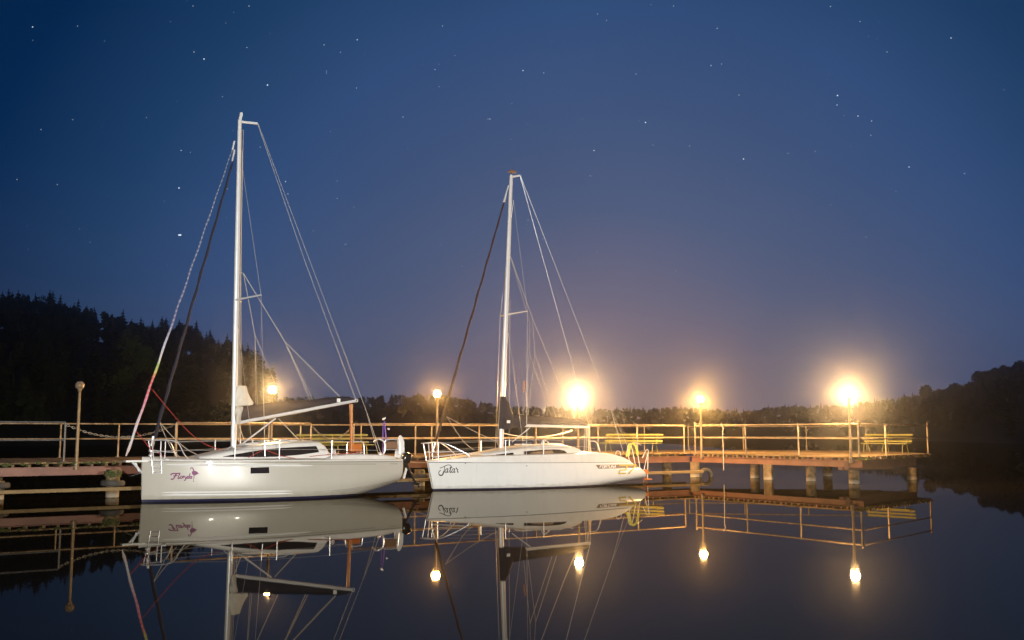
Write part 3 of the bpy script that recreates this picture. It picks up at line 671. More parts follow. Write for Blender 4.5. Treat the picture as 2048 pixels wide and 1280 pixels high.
# mooring boom, outer piles, tyres -----------------------------------------
b0 = Vector((-14.83, 29.59, 0)); b1 = Vector((8.45, 45.2, 0)); bd = (b1 - b0).normalized(); bn = Vector((-bd.y, bd.x, 0))
bm_ = MB().bar(b0 - bd * 6 + Vector((0, 0, .28)), b1 + Vector((0, 0, .28)), .2, .1)
tag(bm_.build('fender_beam', 'plank', bevel=.008), 'low timber fender beam running just above the water in front of the pier', 'fender beam')
def outer_pile(u, v, top, label):
    p = at_z(u, v, 0) + Vector((0, .2, 0)); mb = MB(); prof = [(.2 * (1 + random.uniform(-.03, .03)), -2.5 + (top + 2.5) * i / 12) for i in range(13)]
    mb.lathe((0, 0, 0), prof, 20); o = mb.build('mooring_pile', 'pile'); o.location = p; tag(o, label, 'pile'); return p
def tyre(c, axis, Ro, ri, label):
    ax = Vector(axis).normalized(); a = ax.orthogonal().normalized(); b = ax.cross(a); w = (Ro - ri) * .62
    prof = [(ri, -w * .55), (ri + .04, -w * .95), (Ro - .05, -w), (Ro - .01, -w * .7), (Ro, 0), (Ro - .01, w * .7), (Ro - .05, w), (ri + .04, w * .95), (ri, w * .55), (ri + .05, w * .4), (Ro - .09, w * .6), (Ro - .09, -w * .6), (ri + .05, -w * .4)]
    secs = []
    for i in range(33):
        t = 2 * PI * i / 32; rad = a * math.cos(t) + b * math.sin(t)
        secs.append([rad * r + ax * z for r, z in prof])
    o = MB().loft(secs, True, False).build('tyre', 'rubber'); o.location = c; tag(o, label, 'tyre'); return o
p = outer_pile(219, 996, .86, 'mossy mooring pile ringed by a tyre left of the grey sailboat bow')
tyre(p + Vector((0, 0, .44)), (.02, .03, 1), .36, .215, 'old tyre around the mooring pile left of the grey sailboat bow')
mm = MB()
for i in range(46):
    a = rngP.uniform(0, 6.28); mm.sphere((p.x + math.cos(a) * .2, p.y + math.sin(a) * .2, rngP.uniform(.62, .82)), rngP.uniform(.03, .08), 6, 4, .7)
tag(mm.build('moss', 'moss', smooth=80), 'clump of moss on top of the pile left of the grey sailboat', 'moss', kind='stuff')
p = outer_pile(838, 972, .6, 'mooring pile ringed by a tyre between the two sailboats')
tyre(p + Vector((.05, 0, .36)), (0, .05, 1), .37, .22, 'warm-lit tyre around the pile between the two sailboats')
p = outer_pile(-14, 1000, .55, 'mooring pile cut by the left edge of the picture')
tyre(p + Vector((0, 0, .42)), (0, .03, 1), .36, .215, 'tyre around the pile cut by the left picture edge')
p = at_z(1411, 954, 0)
tyre(p + Vector((0, 0, .04)), (.35, -1, .05), .37, .2, 'upright tyre half under water at the end of the fender beam')

# ------------------------------------------------------------------ sailboats
class Boat:
    def __init__(s, O, a): s.O = O; s.a = a; s.c = math.cos(a); s.s = math.sin(a)
    def on(s, u, v, y=0.):
        d = ray(u, v); nx_, ny_ = -s.s, s.c
        k = (s.O.x * nx_ + s.O.y * ny_ + y) / (d[0] * nx_ + d[1] * ny_)
        return ((d[0] * k - s.O.x) * s.c + (d[1] * k - s.O.y) * s.s, H + d[2] * k)
    def P(s, u, v, y=0.):
        x, z = s.on(u, v, y); return Vector((x, y, z))
class Hull:
    def __init__(h, L, Bf, zs, zk, stem, stern, p=4.6, zw=.07):
        h.L = L; h.B = Bf; h.zs = zs; h.zk = zk; h.stem = stem; h.stern = stern; h.p = p; h.zw = zw; h.tum = .045
    def y(h, s, z):
        t = min(1, max(0, (h.zs(s) - z) / (h.zs(s) - h.zk(s)))); fl = 1 - h.tum * (max(0, 1 - t / .5)) ** 1.2 - .03 * max(0, t - .5)
        return h.B(s) * fl * math.sqrt(max(0, 1 - t ** h.p))
    def x(h, s, z): return h.stem(z) + (h.stern(z) - h.stem(z)) * s
    def s_of(h, x, z): return (x - h.stem(z)) / (h.stern(z) - h.stem(z))
    def near(h, x, z, off=.004): return Vector((x, -h.y(h.s_of(x, z), z) - off, z))
    def meshes(h, n=56, m=18):
        top = []; bot = []
        for i in range(n + 1):
            s = i / n; s = s ** 1.15 if s < 1 else 1
            zs, zk = h.zs(s), h.zk(s); zp = max(h.zw, zk); rw = []
            for k in range(m + 1):
                q = 1 - (1 - k / m) ** 1.9; z = zs + (zp - zs) * q; rw.append((h.x(s, z), h.y(s, z), z))
            top.append([Vector((x, -y, z)) for x, y, z in rw] + [Vector((x, y, z)) for x, y, z in rw[::-1]])
            rb = []
            for k in range(9):
                z = zp + (min(zk, zp - .001) - zp) * (1 - (1 - k / 8) ** 1.9); rb.append((h.x(s, z), h.y(s, z), z))
            if zk < h.zw - .01: bot.append([Vector((x, -y, z)) for x, y, z in rb] + [Vector((x, y, z)) for x, y, z in rb[::-1]])
        mt = MB()
        k = m + 1; near = [r[:k] for r in top]; far = [r[k:] for r in top]
        mt.loft(near, False, False); mt.loft(far, False, False)
        last = top[-1]; mt.add(last, [tuple(range(len(last)))])
        mb = MB().loft(bot, False, False)
        return mt, mb
    def side_line(h, x0, x1, zf, r, n=40, off=0.):
        return [h.near(x0 + (x1 - x0) * i / n, zf(x0 + (x1 - x0) * i / n), off) for i in range(n + 1)]
def ribbon(mb, pts, w, fn, closed=False):
    """flat stroke of width w (in image units) through pts, mapped on a surface by fn(u, v)"""
    pts = [Vector((a, b)) for a, b in pts]; ww = w if isinstance(w, (list, tuple)) else [w] * len(pts); L_ = []; R_ = []
    for i, p in enumerate(pts):
        t = (pts[min(i + 1, len(pts) - 1)] - pts[max(i - 1, 0)])
        if t.length < 1e-6: t = Vector((1, 0))
        t.normalize(); n = Vector((-t.y, t.x)) * ww[i] / 2
        L_.append(fn(*(p + n))); R_.append(fn(*(p - n)))
    return mb.loft([[a, b] for a, b in zip(L_, R_)], False, False)
def fill(mb, poly, fn): return mb.add([fn(*p) for p in poly], [tuple(range(len(poly)))])
def curve2(p, n=5): return [(q.x, q.y) for q in arc([(a, b, 0) for a, b in p], n)]

def deck_mesh(h, crown, inset, zoff, x0=0., x1=1., n=40, drop=None):
    secs = []
    for i in range(n + 1):
        s = x0 + (x1 - x0) * i / n; z = h.zs(s); y = max(.01, h.B(s) - inset); x = h.x(s, z); zt = z + zoff(s)
        row = [Vector((x, -y, z - .002))]
        for k in range(9):
            q = -1 + 2 * k / 8; row.append(Vector((x, y * .985 * q, zt + crown * (1 - q * q))))
        row.append(Vector((x, y, z - .002))); secs.append(row)
    mb = MB().loft(secs, False, False)
    mb.add(secs[-1], [tuple(range(len(secs[-1])))]); mb.add(secs[0], [tuple(range(len(secs[0])))])
    return mb
def house(xs, wf, zb_, zt, tum=.28, crown=.05):
    """cabin: xs stations, half width wf(x), base zb_(x), top edge zt(x)"""
    secs = []
    for x in xs:
        w = wf(x); b = zb_(x); t = max(b + .003, zt(x)); hgt = t - b; row = []
        yt = w - tum * hgt
        half = [(w, b), (w - tum * hgt * .5, b + hgt * .5), (yt + .01, t - .04 * min(1, hgt / .1)), (yt - .03, t), (yt * .6, t + crown * .6 * min(1, hgt / .1)), (0, t + crown * min(1, hgt / .1))]
        row = [Vector((x, -y, z)) for y, z in half] + [Vector((x, y, z)) for y, z in half[-2::-1]]
        secs.append(row)
    mb = MB().loft(secs, False, False); mb.add(secs[0], [tuple(range(len(secs[0])))]); mb.add(secs[-1], [tuple(range(len(secs[-1])))]); return mb
def line(name, pts, r, m, par, n=6): return MB().tube(pts, r, n).build(name, m, par)
def mast_mesh(a, b, rx, ry):
    secs = []
    for i in range(25):
        t = i / 24; p = a.lerp(b, t); k = 1 if t < .55 else 1 - .3 * (t - .55) / .45
        secs.append([p + Vector((rx * k * math.cos(q), ry * k * math.sin(q), 0)) for q in [2 * PI * j / 16 for j in range(16)]])
    return MB().loft(secs, True, True)
def sail_pack(bt, boomf, topf, wmax, n=26, belly=1.):
    secs = []
    for i in range(n + 1):
        x = bt[0] + (bt[1] - bt[0]) * i / n; zb2 = boomf(x); zt2 = topf(x); hgt = zt2 - zb2; row = []
        wv = wmax * (1 + .1 * math.sin(i * 1.9)) * (.8 + .2 * min(1, hgt / .3))
        for k in range(14):
            t = 2 * PI * k / 14; cz = math.sin(t); wy = math.cos(t) * wv * (1 - .35 * max(0, cz)) * (1 if cz < .6 else .8)
            row.append(Vector((x, wy, zb2 + hgt * (.5 + .5 * cz) + .008 * math.sin(k * 2.3 + i * 1.3))))
        secs.append(row)
    return MB().loft(secs, True, True)

# ---- grey boat ------------------------------------------------------------
AF = R(33.4)
bf = Boat(at_z(283, 1004, 0), AF)
f = empty('sailboat', bf.O, AF)
tag(f, 'grey-hulled sailing yacht with the taller mast moored on the left', 'sailboat', 'sailing yachts moored at the pier')
LF = 7.92
FB = lambda s: (.05 + 1.24 * (1 - (1 - min(s, .56) / .56) ** 2.05)) if s < .56 else 1.29 - .29 * ((s - .56) / .44) ** 1.9
fzs = lambda s: 1.195 - .1 * s
fzk = lambda s: smootht([(0, -.2), (.1, -.34), (.35, -.5), (.6, -.42), (.8, -.12), (.92, .14), (1., .32)], s)
hf = Hull(LF, FB, fzs, fzk, lambda z: -.03 * z, lambda z: LF + .06 * (z - .4), 4.8)
mt, mb_ = hf.meshes()
mt.build('hull', 'gel_grey', f, smooth=40); mb_.build('bottom_paint', 'navy_paint', f, smooth=60)
deck_mesh(hf, .07, .03, lambda s: .035).build('deck', 'nonskid', f, smooth=40)
# toe rail and rubbing strip
MB().tube([hf.near(x, fzs(x / LF) + .01, -.0) for x in [LF * i / 50 for i in range(51)]], .022, 8).tube([Vector((q.x, -q.y, q.z)) for q in [hf.near(LF * i / 50, fzs(i / 50) + .01, 0) for i in range(51)]], .022, 8).build('toe_rail', 'deck_white', f)
line('rubbing_strip', [hf.near(.03 + (LF - .06) * i / 50, fzs(i / 50) - .035, .002) for i in range(51)], .009, 'groove', f)
# knuckles pressed into the topsides: a broad half-round under the sheer and two near the water
for nm, z0, z1, x0, x1, rr in (('moulding', 1.075, .99, .32, 5.0, .036), ('moulding', .275, .245, .22, 4.4, .028), ('moulding', .2, .17, .22, 4.4, .028)):
    zf = lambda x, z0=z0, z1=z1, x0=x0, x1=x1: z0 + (z1 - z0) * (x - x0) / (x1 - x0)
    rs = [rr * min(1, 6 * min(i, 40 - i) / 40 + .02) for i in range(41)]
    MB().tube(hf.side_line(x0, x1, zf, 0, 40, -.012), rs, 8).build(nm, 'moulding', f)
sm = MB()
for (u0, v0, u1, v1, w) in ((662, 982, 801, 961.5, 1.3), (662, 985, 801, 964.5, 1.3), (600, 928, 755, 928.3, 1.6), (785, 928, 801, 928, 1.6)):  # first two stripes paint in the grey shading of the knuckles aft
    ribbon(sm, [(u0 + (u1 - u0) * i / 14, v0 + (v1 - v0) * i / 14 + (2.2 * math.sin(PI * i / 14) if v0 > 950 else 0)) for i in range(15)], w, lambda a, b: hf.near(*bf.on(a, b, -1.2), .003))
sm.build('trim_and_shade_stripe', 'stripe', f, smooth=0)
def on_hull(boat, hl, off=.005):
    def fn(u_, v_):
        y = -1.
        for _ in range(3):
            x, z = boat.on(u_, v_, y); s_ = min(1, max(0, hl.s_of(x, z))); y = -hl.y(s_, z)
        return Vector((x, y - off, z))
    return fn
fh = on_hull(bf, hf)
wn = MB(); fill(wn, [(501, 935.3), (538, 934.2), (538.5, 946.3), (501, 947.3)], fh); wn.build('hull_window', 'glass', f)
# name in script
nl = MB()
def st(pts, w=1.5, n=5): ribbon(nl, curve2(pts, n), w * 1.35, fh)
st([(341, 950), (345, 947.2), (352, 947), (361, 946.6)], 1.8); st([(353, 947), (350.5, 952), (347.5, 957), (344, 958.6), (341.6, 957.5)], 1.9); st([(346.5, 952), (352, 951.4), (355, 951)], 1.3)
st([(360, 947.2), (357.5, 952), (356, 956.4), (357.5, 957.2), (360, 955)], 1.5)
st([(364, 952), (361.4, 953), (360.6, 956), (362.4, 957), (364.6, 955), (364.2, 952.4)], 1.4)
st([(365.5, 953), (367, 952), (366, 957)], 1.3); st([(366.4, 955), (368, 952.6), (369.6, 952.4)], 1.2)
st([(370.4, 952.4), (370, 955.6), (371.4, 956.6), (373.4, 954.6), (374.2, 952.4)], 1.4); st([(374.2, 952.4), (372.6, 957), (370, 960.6), (367.8, 960.4)], 1.4)
st([(378, 952.4), (375.4, 953), (374.6, 956), (376.2, 957), (378.2, 954.6)], 1.4); st([(380.4, 946.6), (378.6, 952), (377.6, 956.4), (379, 957)], 1.5)
st([(383, 952.4), (380.8, 953), (380, 956), (381.4, 957), (383.2, 954.8)], 1.4); st([(383.6, 952.2), (382.6, 956.4), (384.4, 956.8)], 1.4)
nl.build('name_lettering', 'magenta', f, smooth=0)
fd = MB()
fill(fd, [(383.6, 943.6), (386, 941.8), (390, 941.4), (393.6, 943), (396.4, 946), (398.4, 948.4), (395.4, 948), (392.6, 949.6), (389.4, 951), (386, 950.2), (383.8, 947.4)], fh)
ribbon(fd, curve2([(386.6, 944), (387.4, 940.6), (386, 938), (385.6, 936.4), (384, 935.4), (382.2, 936), (381, 938.8)], 5), [2.2] * 12 + [1.7] * 19, fh)
ribbon(fd, curve2([(389.6, 950.4), (388.4, 955), (387, 959.4), (386.6, 963)], 4), 1.0, fh); ribbon(fd, curve2([(388, 950.4), (385.6, 954), (387.4, 956.6)], 4), .9, fh); ribbon(fd, [(386, 963), (388.6, 963.2)], .9, fh)
fd.build('flamingo_decal', 'magenta', f, smooth=0)
# cabin
cx = lambda u, v, y=-.55: bf.on(u, v, y)
tp = [cx(u, v, -.5) for u, v in ((398, 914.6), (420, 910), (440, 905.5), (470, 899), (500, 894), (540, 889), (580, 886), (610, 885), (636, 885.4), (645, 893), (655, 912))]
zt_ = lambda x: smootht(tp, x) if x < tp[8][0] else lerpt(tp, x)
dkz = lambda x: fzs(x / LF) + .035
xs = [tp[0][0] + (tp[8][0] - tp[0][0]) * i / 30 for i in range(31)] + [tp[8][0] + .04, tp[9][0], (tp[9][0] + tp[10][0]) / 2, tp[10][0] + .03]
wcab = lambda x: min(.86, FB(x / LF) - .2) if x < 4 else .86
cab = house(xs, wcab, lambda x: dkz(x) - .02, zt_).build('cabin', 'deck_white', f, smooth=40)
def on_cab(boat, wf, bz, tum, off=.008):
    def fn(u_, v_):
        y = -.8
        for _ in range(4):
            x, z = boat.on(u_, v_, y); y = -(wf(x) - tum * max(0, z - bz(x)))
        return Vector((x, y - off, z))
    return fn
fc = on_cab(bf, wcab, lambda x: dkz(x) - .02, .28)
w = MB(); topw = [(446, 913), (470, 908.5), (500, 903.4), (530, 899), (560, 896), (600, 893.6), (632, 892.2), (635, 897), (638, 904)]; botw = [(446, 913.8), (470, 914), (500, 914.2), (530, 914.2), (560, 913), (600, 909.6), (632, 905.2), (635, 904.6), (638, 904.2)]
w.loft([[fc(*a), fc(*b)] for a, b in zip(topw, botw)], False, False); w.build('cabin_window', 'glass', cab, smooth=0)
hb = MB()
hx, hzz = bf.on(600, 884, -.3); hb.box((hx - .35, 0, zt_(hx - .35) + .06), (.55, .5, .05)); hb.box((hx - 1.5, 0, zt_(hx - 1.5) + .055), (.5, .5, .05)); hb.build('hatch', 'deck_white', cab, bevel=.012)
MB().tube(arc([(2.3, -.45, zt_(2.3) + .03), (2.6, -.45, zt_(2.6) + .12), (4.0, -.5, zt_(4.) + .12), (4.3, -.5, zt_(4.3) + .02)], 5), .014, 6).build('grab_rail', 'steel', cab)
MB().tube(arc([(2.75, .1, 1.6), (3., -.12, 1.63), (3.3, .05, 1.66), (3.5, -.15, 1.68), (3.2, -.2, 1.66), (2.9, -.05, 1.63), (3.1, .1, 1.66), (3.45, 0, 1.7)], 5), .02, 6).build('coiled_lines', 'rope', cab)
# cockpit coaming
xa, xb = bf.on(652, 914, -1.)[0], LF - .12
ct = [(xa, 0.02), (xa + .25, .13), (xa + .8, .17), (xb - .5, .15), (xb - .1, .1), (xb, .02)]
cs = []
for i in range(31):
    x = xa + (xb - xa) * i / 30; b = dkz(x) - .04; t = b + .04 + lerpt(ct, x); yo = FB(x / LF) - .12
    cs.append([Vector((x, -yo, b)), Vector((x, -yo + .05, t - .03)), Vector((x, -yo + .1, t)), Vector((x, -yo + .34, t)), Vector((x, -yo + .38, t - .04)), Vector((x, -yo + .4, b - .3)), Vector((x, yo - .4, b - .3)), Vector((x, yo - .38, t - .04)), Vector((x, yo - .34, t)), Vector((x, yo - .1, t)), Vector((x, yo - .05, t - .03)), Vector((x, yo, b))])
cm = MB().loft(cs, False, False); cm.add(cs[0], [tuple(range(12))]); cm.add(cs[-1], [tuple(range(12))]); cm.build('cockpit_coaming', 'deck_white', f, smooth=40)
# bowsprit, anchor, ladder
x0, z0 = bf.on(249, 922.5, 0)
MB().box(((x0 + .6) / 2 , 0, z0 + .0), (.6 - x0, .3, .055)).build('bowsprit', 'deck_white', f, bevel=.015)
MB().tube([(x0 + .22, 0, z0 - .03), (.02, 0, .8)], .032, 8).build('bobstay', 'alu', f)
an = MB().bar((x0 + .3, 0, z0 - .05), (x0 + .42, 0, z0 - .3), .03, .05); an.loft([[Vector((x0 + .44, y * .5, z0 - .26)), Vector((x0 + .44, y, z0 - .36)), Vector((x0 + .22, y * .9, z0 - .42)), Vector((x0 + .12, y * .1, z0 - .43))] for y in (-.08, -.03, .03, .08)], False, False)
an.build('anchor', 'steel', f)
ld = MB()
l1, l2 = hf.near(*bf.on(305, 908, -.35), .04), hf.near(*bf.on(323, 908, -.4), .04)
g1, g2 = fh(305, 947), fh(322.5, 947)
for a_, b_ in ((l1, g1), (l2, g2)):
    b_ = b_ + Vector((0, -.06, 0)); ld.tube([a_ + Vector((.0, .1, .05)), a_ + Vector((0, 0, .06)), a_ + Vector((0, -.04, -.05)), b_], .014, 8)
ld.tube([l1 + Vector((0, .1, .05)), l2 + Vector((0, .1, .05))], .014, 8)
for t in (.45, .7, .93):
    ld.tube([l1.lerp(g1 + Vector((0, -.06, 0)), t), l2.lerp(g2 + Vector((0, -.06, 0)), t)], .013, 8)
ld.build('boarding_ladder', 'steel', f)
def pulpit(par, hl, zd, xend, hgt, x_front, wfront, m='steel', rad=.015):
    def yb(x): return max(.06, hl.B(max(0, x) / hl.L) - .07)
    mb = MB()
    a = Vector((xend, -yb(xend), zd(xend))); b = Vector((xend - .12, -yb(xend - .12), zd(xend) + .16)); c = Vector((x_front + .75, -yb(x_front + .7) - .0, zd(.4) + hgt)); d = Vector((x_front + .12, -wfront - .03, zd(.1) + hgt + .03)); e = Vector((x_front, -wfront * .6, zd(.0) + hgt + .03))
    path = [a, b, c, d, e]; mir = [Vector((q.x, -q.y, q.z)) for q in path[::-1]]
    mb.tube(arc(path + mir, 5), rad, 8)
    for sg in (-1, 1):
        mb.tube([(x_front + .12, sg * (wfront + .03), zd(.1) + hgt + .02), (x_front + .22, sg * wfront * .8, zd(.2))], rad, 8)
        mb.tube([(x_front + .5, sg * yb(.5), zd(.5) + hgt), (x_front + .5, sg * yb(.5), zd(.5))], rad, 8)
        mb.tube([(x_front + .16, sg * wfront, zd(.2) + hgt * .5), (xend - .3, sg * yb(xend - .3), zd(xend) + hgt * .38)], rad * .8, 8)
    return mb.build('pulpit', m, par)
pulpit(f, hf, dkz, 1.15, .52, .05, .16)
# stanchions and lifelines
def stanch(par, boat, hl, us, vt, vb, zd, r=.014):
    tops = []
    for u_ in us:
        x, z = boat.on(u_, vb, -1.1); y = -(hl.B(x / hl.L) - .06)
        x, z = boat.on(u_, vb, y); zt2 = boat.on(u_, vt, y)[1]
        for sg in (1, -1):
            MB().tube([(x, sg * y, zd(x) - .02), (x, sg * y, zt2)], r, 8).lathe((x, sg * y, zd(x) - .02), [(.035, 0), (.035, .03), (.02, .05)], 10).build('stanchion', 'steel', par)
        tops.append(Vector((x, y, zt2 - .02)))
    return tops
ft = stanch(f, bf, hf, (469.5, 558.5, 663), 880.5, 918, dkz)
def lifel(par, pts, n=2):
    for k in range(n):
        for sg in (1, -1):
            line('lifeline', [Vector((q.x, q.y * sg, q.z - .26 * k)) for q in pts], .0055, 'wire', par, 5)
lifel(f, [Vector((.7, -FB(.09) + .07, dkz(.7) + .5))] + ft + [Vector((LF - .9, -FB(.9) + .1, dkz(7) + .55))])
# mast and rig
mb0, mtp = bf.P(467, 896), bf.P(479.5, 240)
ms = mast_mesh(mb0 - Vector((0, 0, .08)), mtp, .085, .06).build('mast', 'alu', f, smooth=50)
MB().tube([mb0 + Vector((.1, 0, .9)), mtp + Vector((.075, 0, -.3))], .012, 6).build('sail_track', 'groove', ms)
cr = bf.P(515, 247)
MB().bar(mtp + Vector((-.05, 0, -.06)), cr, .05, .07).build('masthead_crane', 'alu', ms, bevel=.01)
MB().bar(mtp + Vector((0, 0, -.02)), bf.P(483, 225), .09, .1, up=(0, 1, 0)).build('wind_sensor', 'alu', ms, bevel=.02)
sp0 = bf.P(470, 600); spn = bf.P(522, 590, -.92); spf = Vector((spn.x, .92, spn.z))
for t_ in (spn, spf): MB().tube([sp0, t_], [.034, .022], 8).build('spreader', 'alu', ms)
jt = bf.P(484, 330)
chn = bf.P(530, 913, -1.12)
def shroud(par, pts, r=.0062):
    for sg in (1, -1): line('shroud', [Vector((q.x, q.y * sg, q.z)) for q in pts], r, 'wire', par, 5)
shroud(f, [jt, spn, chn]); shroud(f, [bf.P(475, 640), bf.P(507, 913, -1.05)])
for sg in (1, -1): MB().tube([Vector((chn.x, chn.y * sg, chn.z)).lerp(Vector((spn.x, spn.y * sg, spn.z)), .0), Vector((chn.x, chn.y * sg, chn.z)).lerp(Vector((spn.x, spn.y * sg, spn.z)), .1)], .016, 8).build('turnbuckle', 'steel', f)
for a_, b_ in (((488, 260), (474, 880)), ((486, 300), (477, 885))):
    line('halyard', [bf.P(*a_, -.07) - Vector((.02, 0, 0)), bf.P(*b_, -.07)], .007, 'rope', f, 5)
# furled headsails
def furled(name, a, b, r0, r1, m, par, sw=0.):
    n = 46; rs = []
    pts = [a.lerp(b, i / n) + Vector((sw * .01 * math.sin(i * 1.1), sw * .01 * math.cos(i * .9), 0)) for i in range(n + 1)]
    for i in range(n + 1):
        t = i / n; rs.append((r0 + (r1 - r0) * t) * (1 + .12 * math.sin(i * 1.7)) * (1 if .02 < t < .985 else .4))
    return MB().tube(pts, rs, 10).build(name, m, par)
furled('furled_jib', bf.P(306, 885), bf.P(466, 322), .05, .03, 'navy_canvas', f, 1)
furled('furled_gennaker', bf.P(252, 912), bf.P(466, 296), .04, .017, 'gennaker', f, 1)
line('forestay', [bf.P(300, 918), bf.P(470, 305)], .006, 'wire', f, 5)
MB().tube([bf.P(469, 300), bf.P(464.5, 322)], .03, 8).tube([bf.P(303, 892), bf.P(307, 872)], .045, 8).build('furler_fitting', 'steel', f)
MB().tube([bf.P(469, 282), bf.P(465, 300)], .028, 8).build('halyard_swivel', 'alu', f)
MB().lathe(bf.P(302, 909), [(.07, -.05), (.07, .0), (.04, .01), (.04, .08), (.075, .09), (.075, .12)], 12).build('furling_drum', 'steel', f)
# red control lines
line('control_line', arc([bf.P(303, 777), bf.P(340, 822, -.1), bf.P(376, 862, -.25), bf.P(410, 888, -.4), bf.P(448, 901, -.5)], 6), .01, 'rope_red', f)
line('control_line', arc([bf.P(272, 862), bf.P(290, 884), bf.P(302, 898), bf.P(330, 914, .2)], 6), .012, 'rope_red', f)
line('jib_sheet', arc([bf.P(318, 842), bf.P(340, 868, .4), bf.P(372, 897, .7), bf.P(400, 912, .8)], 5), .009, 'rope', f)
line('jib_sheet', arc([bf.P(318, 842), bf.P(334, 880, -.3), bf.P(345, 900, -.4), bf.P(360, 914, -.5)], 5), .009, 'rope', f)
line('control_line', [bf.P(497, 915, -.95), bf.P(528, 899, -.95), bf.P(564, 912, -.95), bf.P(600, 919, -.95)], .011, 'rope_red', f)
line('control_line', arc([bf.P(620, 913, -.9), bf.P(660, 909, -.9), bf.P(720, 905, -.8)], 5), .011, 'rope_red', f)
# boom, cover, sail
bo0, bo1 = bf.P(477, 845), bf.P(711, 801)
MB().tube([bo0, bo1], .06, 12).torus(bo1 + Vector((.03, 0, 0)), .05, .015, (0, 1, 0), 14, 6).build('boom', 'alu', f)
tpS = [bf.on(*q) for q in ((481, 815), (505, 811), (535, 806), (570, 803), (610, 800), (650, 796), (680, 793), (700, 793.5), (707, 799))]
bz_ = lambda x: bo0.z + (bo1.z - bo0.z) * (x - bo0.x) / (bo1.x - bo0.x) + .035
sail_pack((tpS[0][0], tpS[-1][0]), bz_, lambda x: max(bz_(x) + .04, lerpt(tpS, x)), .15).build('sail_cover', 'navy_canvas', f, smooth=60)
e = bf.P(673, 801); MB().box(e + Vector((0, -.17, .0)), (.12, .01, .12)).build('cover_patch', 'white_vinyl', f)
# loose head of the mainsail
def cloth(polyL, polyR, yw, seed, n=12):
    rg = random.Random(seed); secs = []
    for i in range(n + 1):
        t = i / n; a = bf.P(lerpt(polyL, t * 100), 0) if False else None
        ul, vl = lerpt([(k[0], k[1]) for k in polyL], t), lerpt([(k[0], k[2]) for k in polyL], t); ur, vr = lerpt([(k[0], k[1]) for k in polyR], t), lerpt([(k[0], k[2]) for k in polyR], t)
        row = []; m = 9
        for k in range(m):
            q = k / (m - 1); row.append(bf.P(ul + (ur - ul) * q, vl + (vr - vl) * q, -yw * math.sin(PI * (.15 + .8 * q)) * (1 + .3 * math.sin(3 * t * PI + q * 5)) - .02))
        for k in range(m - 1, -1, -1):
            q = k / (m - 1); row.append(bf.P(ul + (ur - ul) * q, vl + (vr - vl) * q, yw * .8 * math.sin(PI * (.15 + .8 * q)) + .015))
        secs.append(row)
    return MB().loft(secs, True, True)
cloth([(0, 474, 771), (.3, 472, 786), (.6, 470, 800), (1, 470, 812)], [(0, 493, 772), (.3, 496, 784), (.6, 501, 796), (.85, 508, 806), (1, 505, 810)], .12, 1).build('loose_sail', 'sailcloth', f, smooth=60)
cloth([(0, 470, 812), (.5, 468, 828), (1, 473, 848)], [(0, 486, 813), (.35, 488, 822), (.6, 486, 832), (1, 480, 848)], .16, 2).build('bunched_sail', 'sailcloth_grey', f, smooth=60)
# lazy jacks, topping lift, backstay
for sg in (-1, 1):
    y = .13 * sg; ap = bf.P(487, 547, y * .4); k1 = bf.P(570, 684, y * .8); k2 = bf.P(510, 671, y * .8)
    rr_ = .011
    line('lazy_jack', [bf.P(479, 544, 0), ap, k1, bf.P(679, 793, y)], rr_, 'rope', f, 5)
    for q in ((625, 800), (620.5, 801)): line('lazy_jack', [k1, bf.P(*q, y)], .007, 'rope', f, 5)
    line('lazy_jack', [ap, k2, bf.P(548, 762, y), bf.P(566, 803, y)], .008, 'rope', f, 5)
    for q in ((511, 809), (514.5, 809)): line('lazy_jack', [k2, bf.P(*q, y)], .006, 'rope', f, 5)
line('topping_lift', [cr, bf.P(609, 520), bo1 + Vector((0, 0, .05))], .008, 'wire', f, 5)
sp_ = bf.P(731, 818)
line('backstay', [cr + Vector((.02, 0, 0)), sp_], .0075, 'wire', f, 5)
line('backstay', [sp_, bf.P(763, 910, -.6)], .011, 'wire', f, 5); line('backstay', [sp_, bf.P(757, 909, .5)], .011, 'wire', f, 5)
line('boom_vang', [bf.P(551, 837), bf.P(484, 888)], .026, 'alu', f, 8); line('mainsheet', [bf.P(557, 837), bf.P(602, 884)], .013, 'rope', f)
line('mainsheet', [bf.P(477, 848), bf.P(493, 893)], .012, 'rope', f)
line('boom_crutch', [bf.P(703, 912), bf.P(702, 808)], .05, 'orange', f, 10)
# stern gear
def railseat(u0, u1, vt, vb, y, m):
    a, b = bf.P(u0, vb, y), bf.P(u1, vb, y); c, d = bf.P(u0 + 2, vt + 3, y), bf.P(u1 - 2, vt + 3, y)
    o = MB().tube(arc([a, c, c.lerp(d, .2) + Vector((0, 0, .06)), c.lerp(d, .8) + Vector((0, 0, .06)), d, b], 5), .02, 8).tube([a.lerp(c, .35), b.lerp(d, .35)], .012, 8).build('stern_frame', 'steel', f)
    s_ = MB(); pts = [c.lerp(d, .12) + Vector((0, -.02, .0)), c.lerp(d, .88) + Vector((0, -.02, .0)), b.lerp(d, .42).lerp(a.lerp(c, .42), .1) + Vector((0, -.02, 0)), a.lerp(c, .42).lerp(b.lerp(d, .42), .1) + Vector((0, -.02, 0))]
    s_.add(pts + [q + Vector((0, .06, 0)) for q in pts], [(0, 1, 2, 3), (7, 6, 5, 4), (0, 4, 5, 1), (1, 5, 6, 2), (2, 6, 7, 3), (3, 7, 4, 0)]); s_.build('seat_pad', m, o, bevel=.012)
railseat(693, 729, 884, 914, .3, 'orange'); railseat(768, 800, 880, 908, -.45, 'brown_pad')  # orange of the first pad stands in for lamplight on a brown-red cushion
